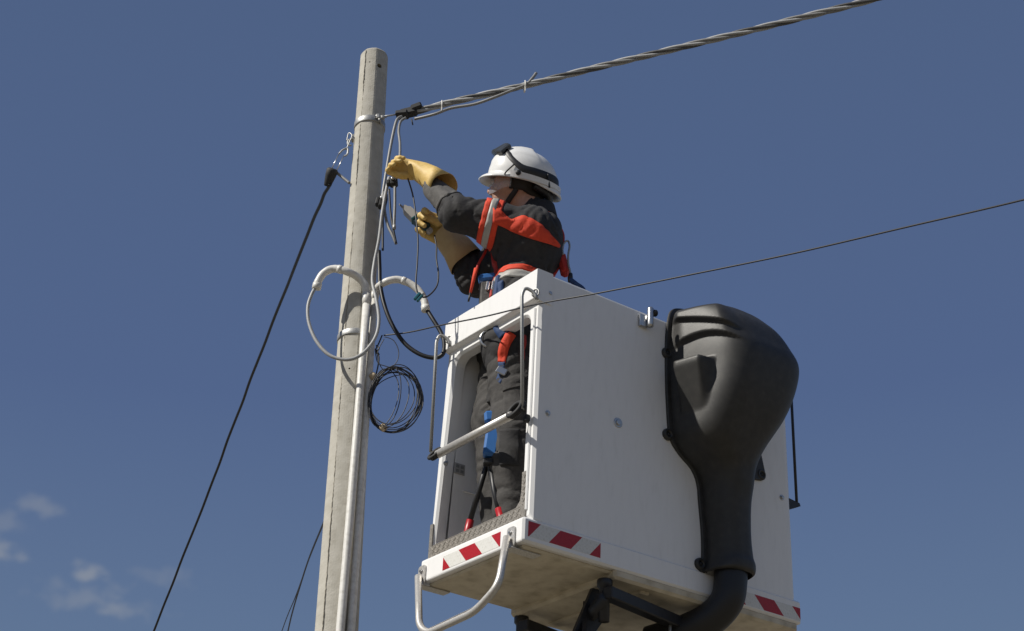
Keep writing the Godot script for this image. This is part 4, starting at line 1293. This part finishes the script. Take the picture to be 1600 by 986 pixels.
	# harness
	var hs := [
		["harness_strap", [Vector3(0.1225, 5.8704, -5.8), Vector3(0.1537, 5.8236, -5.79), Vector3(0.1796, 5.7591, -5.8), Vector3(0.1945, 5.6823, -5.81), Vector3(0.1985, 5.5841, -5.82), Vector3(0.1699, 5.43, -5.8)], 0.045, M.strap_red, Vector3(1, 0.3, 0.2)],
		["harness_strap", [Vector3(0.0053, 5.814, -5.84), Vector3(-0.0264, 5.7119, -5.82), Vector3(-0.0699, 5.5498, -5.77), Vector3(-0.0818, 5.4036, -5.76)], 0.04, M.strap_red, Vector3(-1, 0, 1)],
		["harness_strap", [Vector3(-0.0561, 5.4556, -5.7), Vector3(-0.0607, 5.364, -5.7), Vector3(-0.0501, 5.2524, -5.69), Vector3(-0.0249, 5.1868, -5.68)], 0.05, M.strap_blue, Vector3(-1, 0, 1)],
		["leg_strap", [Vector3(0, 5.1893, -5.67), Vector3(-0.0297, 5.1366, -5.67), Vector3(-0.0542, 5.0728, -5.67)], 0.045, M.orange, Vector3(-0.6, 0, 1)],
		["leg_strap", [Vector3(-0.0542, 5.0728, -5.67), Vector3(-0.0637, 5.0211, -5.67), Vector3(-0.0736, 4.9988, -5.69)], 0.038, M.strap_blue, Vector3(-0.6, 0, 1)],
		["leg_strap", [Vector3(0.0546, 5.1889, -5.66), Vector3(0.0542, 5.1013, -5.66), Vector3(0.0489, 4.9925, -5.67), Vector3(0.0292, 4.9361, -5.68)], 0.022, M.strap_red, Vector3(0, 0, 1)],
	]
	for q in hs:
		put(t, q[0], laid(strap_rows(q[1], q[2], q[4]), suit, SK, SA, 0.006), q[3])
	put(t, "strap_buckle", MB.new().box(outside(Vector3(-0.0588, 5.0351, -5.66), suit, SK, SA, 0.012), Vector3(0.042, 0.03, 0.01), 0.003, Basis(Vector3(0, 0, 1), -0.5)).mesh(), M.steel)
	# attachment at the back: red pack and steel hook
	put(t, "lanyard_pack", MB.new().box(Vector3(0.2088, 5.6052, -5.8), Vector3(0.035, 0.1, 0.06), 0.012, Basis(Vector3(0, 0, 1), 0.2)).mesh(), M.strap_red)
	put(t, "snap_hook", MB.new().tube(spline([Vector3(0.2085, 5.6351, -5.77), Vector3(0.2064, 5.6701, -5.77), Vector3(0.2174, 5.699, -5.77), Vector3(0.2305, 5.7022, -5.77), Vector3(0.2353, 5.6765, -5.77), Vector3(0.2293, 5.6351, -5.77), Vector3(0.2286, 5.5907, -5.77), Vector3(0.2356, 5.5498, -5.77), Vector3(0.2325, 5.5217, -5.77)], 5), 0.0042, 8).mesh(), M.galv)
	put(t, "hook_swivel", MB.new().lathe([Vector2(0.008, -0.02), Vector2(0.011, 0.0), Vector2(0.008, 0.02)], frame(Vector3(0.2351, 5.5217, -5.77), Vector3(0.1, 1, 0)), 10).mesh(), M.black)
	put(t, "lanyard", MB.new().tube(spline([Vector3(0.2349, 5.5123, -5.77), Vector3(0.2577, 5.4905, -5.77), Vector3(0.2884, 5.4631, -5.78), Vector3(0.27, 5.4146, -5.8)], 6), 0.011, 8).mesh(), M.strap_blue)
	# chest pouch with clips
	put(t, "tool_pouch", MB.new().box(Vector3(-0.0983, 5.5222, -5.78), Vector3(0.075, 0.035, 0.05), 0.01, Basis(Vector3(0, 0, 1), 0.15)).mesh(), M.blue)
	put(t, "pouch_side", MB.new().box(Vector3(-0.0459, 5.4384, -5.72), Vector3(0.05, 0.12, 0.03), 0.01, Basis(Vector3(0, 0, 1), -0.1)).mesh(), M.strap_blue)
	for q in [Vector3(-0.1236, 5.4843, -5.77), Vector3(-0.0975, 5.4678, -5.75), Vector3(-0.0743, 5.4641, -5.74)]:
		put(t, "pouch_clip", MB.new().box(q, Vector3(0.014, 0.045, 0.012), 0.003, Basis(Vector3(0, 0, 1), -0.15)).mesh(), M.steel)
	put(t, "pouch_flap", MB.new().box(Vector3(-0.0975, 5.4348, -5.77), Vector3(0.07, 0.13, 0.035), 0.012, Basis(Vector3(0, 0, 1), 0.0)).mesh(), M.cloth_pale)
	put(t, "marker_cord", MB.new().tube(spline([Vector3(-0.0997, 5.6907, -5.79), Vector3(-0.1149, 5.6421, -5.78), Vector3(-0.1351, 5.5907, -5.77), Vector3(-0.1447, 5.543, -5.76)], 6), 0.006, 8).mesh(), M.strap_red)
	put(t, "marker", MB.new().tube([Vector3(-0.1447, 5.5518, -5.75), Vector3(-0.152, 5.5143, -5.75), Vector3(-0.1664, 5.4338, -5.75)], [0.009, 0.008, 0.005], 10).mesh(), M.orange)
	put(t, "marker_tip", MB.new().tube([Vector3(-0.1664, 5.4338, -5.75), Vector3(-0.1735, 5.394, -5.75)], [0.005, 0.004], 8).mesh(), M.black)
	put(t, "belt_ring", MB.new().tube(spline([Vector3(-0.1229, 5.2095, -5.73), Vector3(-0.1126, 5.1799, -5.73), Vector3(-0.0875, 5.1682, -5.73), Vector3(-0.0651, 5.1858, -5.73), Vector3(-0.0627, 5.2154, -5.73), Vector3(-0.0804, 5.2362, -5.73), Vector3(-0.1081, 5.2362, -5.73)], 5, true), 0.0055, 8, true).mesh(), M.steel)
	# gloves
	var gn := MB.new()
	soft_mesh(gn, fingers(Vector3(-0.4017, 6.1035, -5.815), Vector3(-1, 0.2, -0.05), Vector3(-0.15, -0.35, 0.93), [1.0, 0.9, 0.55, [0.75, 0.95, 1.1, 1.2]], Vector3(0.85, 0.5, 0.25), 0.95, -1.0), 0.0035, 0.007)
	var g1 := put(t, "glove", gn.mesh(), M.glove)
	var ax := wri_n - Vector3(-0.3927, 6.089, -5.805)
	put(g1, "gauntlet", gauntlet([[Vector3(-0.435, 6.1177, -5.82), Vector3(1, -0.1, 0.1), 0.04, 0.036, Vector3.UP], [Vector3(-0.404, 6.0962, -5.81), Vector3(1, -0.25, 0.15), 0.046, 0.043, Vector3.UP], [Vector3(-0.3703, 6.0681, -5.8), Vector3(1, -0.4, 0.2), 0.054, 0.05, Vector3.UP], [Vector3(-0.328, 6.0193, -5.785), Vector3(1, -0.5, 0.25), 0.066, 0.062, Vector3.UP], [Vector3(-0.2884, 5.9605, -5.765), Vector3(0.8, -0.8, 0.3), 0.084, 0.076, Vector3.UP]]), M.glove)
	var gf := MB.new()
	soft_mesh(gf, fingers(Vector3(-0.2721, 5.875, -5.985), Vector3(-0.85, 0.55, 0.15), Vector3(-0.35, -0.3, 0.9), [0.75, 0.95, 0.6, [1.0, 1.08, 1.16, 1.24]], Vector3(0.7, 0.6, -0.1), 1.2), 0.0038, 0.008)
	var g2 := put(t, "glove", gf.mesh(), M.glove)
	put(g2, "gauntlet", gauntlet([[Vector3(-0.2994, 5.8946, -5.975), Vector3(0.7, -0.7, -0.1), 0.046, 0.05, Vector3.BACK], [Vector3(-0.2719, 5.8617, -5.985), Vector3(0.7, -0.7, -0.1), 0.056, 0.056, Vector3.BACK], [Vector3(-0.2364, 5.8291, -6), Vector3(0.65, -0.75, -0.1), 0.068, 0.066, Vector3.BACK], [Vector3(-0.1928, 5.7772, -6.03), Vector3(0.6, -0.8, -0.1), 0.08, 0.076, Vector3.BACK]]), M.glove_cuff)

func make_head(t: Node3D, neck: Vector3) -> void:
	var c := Vector3(0.0327, 6.0577, -5.88)
	var f := Vector3(-0.985, 0.11, 0.07).normalized()
	var s := f.cross(Vector3.UP).normalized() * -1.0   # his left, towards the camera
	var u := s.cross(f).normalized() * -1.0
	if u.y < 0:
		u = -u
	if s.z < 0:
		s = -s
	var roll := deg_to_rad(23.0)   # the head leans to his left
	var u2 := u * cos(roll) + s * sin(roll)
	s = s * cos(roll) - u * sin(roll)
	u = u2
	var H := func(a: float, b: float, d: float) -> Vector3:
		return c + f * a + u * b + s * d
	var head := [
		bone(H.call(-0.025, 0.035, 0), 0.088, H.call(0.025, 0.04, 0), 0.082), bone(H.call(0.03, -0.02, 0), 0.066, H.call(0.062, -0.06, 0), 0.042),
		bone(H.call(0.062, -0.085, 0.0), 0.03, H.call(0.075, -0.088, 0), 0.022), bone(H.call(0.0, -0.03, 0.045), 0.03, H.call(0.06, -0.085, 0.015), 0.024), bone(H.call(0.0, -0.03, -0.045), 0.03, H.call(0.06, -0.085, -0.015), 0.024),
		bone(H.call(0.094, 0.008, 0), 0.012, H.call(0.122, -0.032, 0), 0.014), bone(H.call(0.1, -0.035, 0.012), 0.009, H.call(0.1, -0.035, -0.012), 0.009),
		bone(H.call(0.09, -0.06, 0.018), 0.011, H.call(0.09, -0.06, -0.018), 0.011), bone(H.call(0.088, 0.028, 0.035), 0.014, H.call(0.088, 0.028, -0.035), 0.014),
		bone(H.call(0.062, -0.022, 0.042), 0.022, H.call(0.05, -0.02, 0.05), 0.02), bone(H.call(0.062, -0.022, -0.042), 0.022, H.call(0.05, -0.02, -0.05), 0.02),
		bone(H.call(-0.02, -0.04, 0), 0.062, neck + Vector3(0, -0.05, 0), 0.066),
	]
	for e in [1.0, -1.0]:
		head.append(bone(H.call(-0.015, 0.012, e * 0.083), 0.012, H.call(-0.01, -0.025, e * 0.08), 0.009))
	var mb := MB.new()
	soft_mesh(mb, head, 0.005, 0.022)
	put(t, "head", mb.mesh(), M.skin)
	for e in [1.0, -1.0]:
		put(t, "eye", MB.new().lathe([Vector2(0.0, -0.008), Vector2(0.008, -0.004), Vector2(0.0085, 0.0), Vector2(0.006, 0.004), Vector2(0.0, 0.005)], frame(H.call(0.083, 0.012, e * 0.034), f), 12).mesh(), M.hair)
	# short hair below the helmet
	var rows := []
	for i in 8:
		var row := []
		for j in 21:
			var an := lerpf(-2.15, 2.15, j / 20.0)
			row.append(H.call(-cos(an) * 0.1 - 0.01, 0.05 - i * 0.014 + 0.02 * absf(an) / 2.15, sin(an) * 0.1))
		rows.append(row)
	rows.reverse()
	put(t, "hair", laid(rows, head, 0.022, 0.0, 0.006), M.hair)
	# collar of the jacket
	var col := MB.new()
	var cr := []
	for i in 5:
		var ring := []
		for j in 40:
			var an := -TAU * j / 40.0
			ring.append(neck + Vector3(0.008, -0.055 + i * 0.016, 0) + Vector3(cos(an) * (0.088 - i * 0.003), 0.012 * cos(an), sin(an) * (0.083 - i * 0.003)))
		cr.append(ring)
	for i in range(4, -1, -1):
		var ring := []
		for j in 40:
			var an := -TAU * j / 40.0
			ring.append(neck + Vector3(0.008, -0.055 + i * 0.016, 0) + Vector3(cos(an) * (0.082 - i * 0.003), 0.012 * cos(an), sin(an) * (0.077 - i * 0.003)))
		cr.append(ring)
	col.grid(cr, true)
	put(t, "collar", col.mesh(), M.cloth)
	# ---- helmet
	var hel := Node3D.new()
	hel.name = "helmet"
	hel.set_meta("label", "white safety helmet with black strap and clear visor")
	t.add_child(hel)
	var shell_pt := func(an: float, k: float, off: float) -> Vector3:   # an: 0 in front, k: 0 crown .. 1 rim
		var rf := (0.146 if cos(an) > 0 else 0.158) + off
		var rs := 0.118 + off
		var q := k * PI / 2.0
		var sn := pow(sin(q), 0.92)
		var up := (0.142 + off) * pow(maxf(cos(q), 0.0), 0.9)
		var base := -0.004 + 0.016 * cos(an) * k
		var ridge := 0.0
		var side: float = absf(sin(an) * sn)
		if cos(an) > -0.55 and k < 0.8:
			ridge = 0.007 * smoothstep(0.42, 0.34, side) * smoothstep(0.02, 0.1, sn) + 0.004 * smoothstep(0.75, 0.68, side) * smoothstep(0.02, 0.1, sn)
		return H.call(cos(an) * rf * sn - 0.004, 0.028 + base + up + ridge, sin(an) * rs * sn)
	var hr := []
	var SEG := 72
	for i in 29:
		var ring := []
		for j in SEG:
			ring.append(shell_pt.call(-TAU * j / SEG, maxf(i / 28.0, 0.001), 0.0))
		hr.append(ring)
	for b in [[0.35, 0.004, -0.004], [0.75, 0.007, -0.011], [1.0, 0.009, -0.019], [0.97, 0.006, -0.022], [0.5, 0.0, -0.014], [0.0, -0.006, -0.004]]:
		var ring := []
		for j in SEG:
			var an := -TAU * j / SEG
			var p: Vector3 = shell_pt.call(an, 1.0, 0.0)
			var ext: float = b[0] * 0.028 * smoothstep(0.25, 0.95, cos(an)) + b[1] + b[0] * 0.012 * smoothstep(0.4, 1.0, -cos(an))
			var o: Vector3 = (f * cos(an) * 1.0 + s * sin(an)).normalized()
			ring.append(p + o * ext + u * (b[2] * (0.8 + 0.5 * smoothstep(0.3, 1.0, cos(an)) + 0.9 * smoothstep(0.2, 1.0, -cos(an)))))
		hr.append(ring)
	for i in range(27, -1, -3):
		var ring := []
		for j in SEG:
			ring.append(shell_pt.call(-TAU * j / SEG, maxf(i / 28.0, 0.001), -0.006))
		hr.append(ring)
	hr.reverse()
	var hm := MB.new()
	hm.grid(hr, true)
	put(hel, "shell", hm.mesh(), M.helmet)
	# black elastic strap round the shell
	var st := []
	for r in 5:
		var ring := []
		for j in 72:
			var an := -TAU * j / 72.0
			var k := 0.88 - 0.42 * smoothstep(-0.1, 1.0, cos(an))
			var wide := 0.075
			ring.append(shell_pt.call(an, clampf(k + wide * (r / 4.0 - 0.5) * 2.0, 0.02, 0.985), 0.0035 if r in [1, 2, 3] else 0.0005))
		st.append(ring)
	st.reverse()
	var sm := MB.new()
	sm.grid(st, true)
	put(hel, "elastic_strap", sm.mesh(), M.black)
	# goggles pushed up on the front
	var gg := []
	for r in [[0.36, 0.002], [0.36, 0.02], [0.38, 0.024], [0.62, 0.026], [0.64, 0.022], [0.64, 0.002]]:
		var row := []
		for j in 25:
			var an := lerpf(0.75, -0.75, j / 24.0)
			row.append(shell_pt.call(an, r[0], r[1] * (0.55 + 0.45 * cos(an * 1.4))))
		gg.append(row)
	gg.reverse()
	var gm := MB.new().smooth(false)
	gm.grid(gg)
	for q in [0, 24]:
		var ctr := Vector3.ZERO
		for r in gg:
			ctr += r[q] / 6.0
		for i in 5:
			gm.tri(ctr, gg[i][q], gg[i + 1][q])
	put(hel, "goggles", gm.mesh(), M.lens)
	# the visor: pivots, side rail and clear pane
	for e in [1.0, -1.0]:
		put(hel, "pivot", MB.new().lathe([Vector2(0.0115, 0.0), Vector2(0.0115, 0.008), Vector2(0.008, 0.012), Vector2(0.0, 0.012)], frame(shell_pt.call(e * 1.45, 1.0, 0.0) + u * 0.006 + s * e * 0.01, s * e), 14).mesh(), M.black)
		var rail := []
		for r in [[0.016, 0.012], [0.016, 0.018], [-0.012, 0.018], [-0.012, 0.012]]:
			var row := []
			for j in 22:
				var an: float = lerpf(1.25, 3.05, j / 21.0) * e
				var fat := 1.0 - 0.35 * j / 21.0
				var o: Vector3 = (f * cos(an) + s * sin(an)).normalized()
				row.append(shell_pt.call(an, 1.0, 0.0) + o * (r[1] - 0.004) + u * (r[0] * fat - 0.003))
			rail.append(row)
		var rm := MB.new().smooth(false)
		if e > 0:
			rail.reverse()
		rm.grid(rail)
		put(hel, "side_rail", rm.mesh(), M.helmet)
		# clip that holds the strap
		put(hel, "strap_clip", MB.new().tube(spline([shell_pt.call(e * 2.3, 0.86, 0.006), shell_pt.call(e * 2.32, 1.0, 0.012), shell_pt.call(e * 2.34, 1.0, 0.016) - u * 0.018], 5), 0.004, 8).mesh(), M.black)
		put(hel, "strap_clip", MB.new().tube(spline([shell_pt.call(e * 1.3, 0.84, 0.006), shell_pt.call(e * 1.18, 0.95, 0.01), shell_pt.call(e * 1.12, 1.0, 0.014), shell_pt.call(e * 1.1, 1.0, 0.016) - u * 0.012], 5), 0.0035, 8).mesh(), M.black)
	var vis := []
	for r in [[0.002, 0.118], [-0.03, 0.121], [-0.062, 0.118]]:
		var row := []
		for j in 33:
			var an := lerpf(1.35, -1.35, j / 32.0)
			var low: float = r[0] * (1.0 - 0.45 * smoothstep(0.5, 1.35, absf(an)))
			row.append(H.call(0.012 + cos(an) * r[1] * 0.98, 0.012 + low, sin(an) * r[1] * 0.83))
		vis.append(row)
	vis.reverse()
	var vm := MB.new()
	vm.grid(vis)
	put(hel, "visor", vm.mesh(), M.visor)
	# chin strap and the pad at the nape
	for e in [1.0, -1.0]:
		put(hel, "chin_strap", laid(strap_rows([H.call(0.005, 0.0, e * 0.088), H.call(0.015, -0.03, e * 0.08), H.call(0.035, -0.065, e * 0.06), H.call(0.052, -0.1, e * 0.03), H.call(0.055, -0.112, 0.0)], 0.022, s * e), head, 0.022, 0.0, 0.006), M.black)
	put(hel, "nape_pad", MB.new().tube(spline([H.call(-0.06, -0.008, 0.1), H.call(-0.115, -0.022, 0.06), H.call(-0.13, -0.03, 0.0), H.call(-0.115, -0.022, -0.06), H.call(-0.06, -0.008, -0.1)], 6), [0.012, 0.013, 0.015, 0.017, 0.018, 0.019, 0.02, 0.02, 0.02, 0.02, 0.02, 0.02, 0.02, 0.02, 0.02, 0.02, 0.02, 0.02, 0.02, 0.019, 0.018, 0.017, 0.015, 0.013, 0.012], 10).mesh(), M.black)

func make_hand_tools() -> void:
	# the tester held in the lower hand
	var a := Vector3(-0.4779, 6.0067, -5.93)
	var b := Vector3(-0.3321, 5.8523, -5.93)
	var d := (b - a).normalized()
	var n := Vector3(0, 0, 1)
	var bas := Basis(d, n.cross(d).normalized(), n).orthonormalized()
	var tt := thing("voltage_tester", "grey and teal handheld tester held in the lower gloved hand", "tester", Vector3.ZERO)
	var xf := Transform3D(bas, a)
	put(tt, "tip", MB.new().lathe([Vector2(0.001, -0.006), Vector2(0.0035, 0.0), Vector2(0.006, 0.03), Vector2(0.007, 0.032)], frame(a, d), 12).mesh(), M.tool_grey)
	put(tt, "body", MB.new().slab([Vector2(0.026, -0.007), Vector2(0.04, -0.014), Vector2(0.1, -0.018), Vector2(0.1, 0.018), Vector2(0.05, 0.018), Vector2(0.04, 0.01), Vector2(0.026, 0.006)], -0.022, 0.022, xf, 0.003).mesh(), M.tool_grey)
	put(tt, "display", MB.new().box(xf * Vector3(0.075, 0.0185, 0.0), Vector3(0.042, 0.004, 0.026), 0.001, bas).mesh(), M.screen)
	put(tt, "grip", MB.new().slab([Vector2(0.096, -0.02), Vector2(0.175, -0.019), Vector2(0.182, -0.01), Vector2(0.182, 0.01), Vector2(0.175, 0.018), Vector2(0.11, 0.021), Vector2(0.096, 0.026)], -0.019, 0.019, xf, 0.004).mesh(), M.teal_dark)
	put(tt, "guard", MB.new().box(xf * Vector3(0.1, 0.003, 0.0), Vector3(0.009, 0.05, 0.046), 0.003, bas).mesh(), M.teal)
	put(tt, "end_cap", MB.new().box(xf * Vector3(0.188, 0.0, 0.0), Vector3(0.02, 0.026, 0.026), 0.004, bas).mesh(), M.tool_grey)
	cable("test_lead", "thin dark test lead looping between the two gloved hands", [Vector3(-0.3259, 5.8385, -5.92), Vector3(-0.3149, 5.7613, -5.89), Vector3(-0.3118, 5.6755, -5.86), Vector3(-0.3006, 5.5814, -5.83), Vector3(-0.3059, 5.505, -5.81), Vector3(-0.3398, 5.445, -5.79), Vector3(-0.3704, 5.4448, -5.785), Vector3(-0.3875, 5.4975, -5.785), Vector3(-0.3859, 5.6109, -5.79), Vector3(-0.3869, 5.7264, -5.795), Vector3(-0.3986, 5.844, -5.8), Vector3(-0.4163, 5.9676, -5.81), Vector3(-0.4445, 6.0766, -5.82), Vector3(-0.4632, 6.1387, -5.825)], 0.0034, M.wire, "wire", 8)
	var pb := thing("test_probe", "blue ended test probe pinched in the raised yellow glove", "probe")
	put(pb, "handle", MB.new().tube([Vector3(-0.4611, 6.1431, -5.835), Vector3(-0.4834, 6.1633, -5.83)], [0.008, 0.01], 12).mesh(), M.teal_dark)
	put(pb, "cap", MB.new().tube([Vector3(-0.4834, 6.1633, -5.83), Vector3(-0.4919, 6.1702, -5.83)], [0.011, 0.009], 12).mesh(), M.blue)
	var cl := thing("cable_clip", "small teal clip hanging on the bottom of the lead loop", "clip")
	put(cl, "jaw", MB.new().box(Vector3(-0.3804, 5.4397, -5.782), Vector3(0.012, 0.04, 0.014), 0.003, Basis(Vector3(0, 0, 1), -0.6)).mesh(), M.teal)
	put(cl, "jaw", MB.new().box(Vector3(-0.3699, 5.4305, -5.782), Vector3(0.01, 0.038, 0.014), 0.003, Basis(Vector3(0, 0, 1), -0.6)).mesh(), M.teal)
	put(cl, "collar", MB.new().tube([Vector3(-0.3628, 5.4479, -5.785), Vector3(-0.3553, 5.4572, -5.785)], 0.007, 10).mesh(), M.tool_grey)
	# the cutter that hangs inside the basket
	var ct := thing("cable_cutter", "blue headed cable cutter with red grips leaning inside the basket doorway", "cutter")
	put(ct, "head_sleeve", MB.new().box(Vector3(-0.0751, 4.7582, -5.75), Vector3(0.056, 0.14, 0.05), 0.01, Basis(Vector3(0, 0, 1), -0.12)).mesh(), M.blue)
	put(ct, "head_collar", MB.new().box(Vector3(-0.0783, 4.8667, -5.76), Vector3(0.055, 0.05, 0.045), 0.01, Basis(Vector3(0, 0, 1), 0.1)).mesh(), M.blue)
	put(ct, "pivot", MB.new().box(Vector3(-0.089, 4.6706, -5.75), Vector3(0.04, 0.025, 0.03), 0.004).mesh(), M.black)
	put(ct, "handle", MB.new().tube([Vector3(-0.0944, 4.6865, -5.79), Vector3(-0.1259, 4.5981, -5.85), Vector3(-0.1595, 4.4968, -5.9)], 0.0105, 10).mesh(), M.frame)
	put(ct, "handle", MB.new().tube([Vector3(-0.082, 4.6758, -5.77), Vector3(-0.0668, 4.56, -5.76), Vector3(-0.0473, 4.4623, -5.75)], 0.0105, 10).mesh(), M.frame)
	put(ct, "grip", MB.new().tube([Vector3(-0.1572, 4.5048, -5.9), Vector3(-0.1713, 4.4452, -5.92), Vector3(-0.1878, 4.383, -5.945)], 0.0145, 12).mesh(), M.red)
	put(ct, "grip", MB.new().tube([Vector3(-0.0497, 4.4755, -5.75), Vector3(-0.0329, 4.4025, -5.745), Vector3(-0.0163, 4.3279, -5.74)], 0.0145, 12).mesh(), M.red)
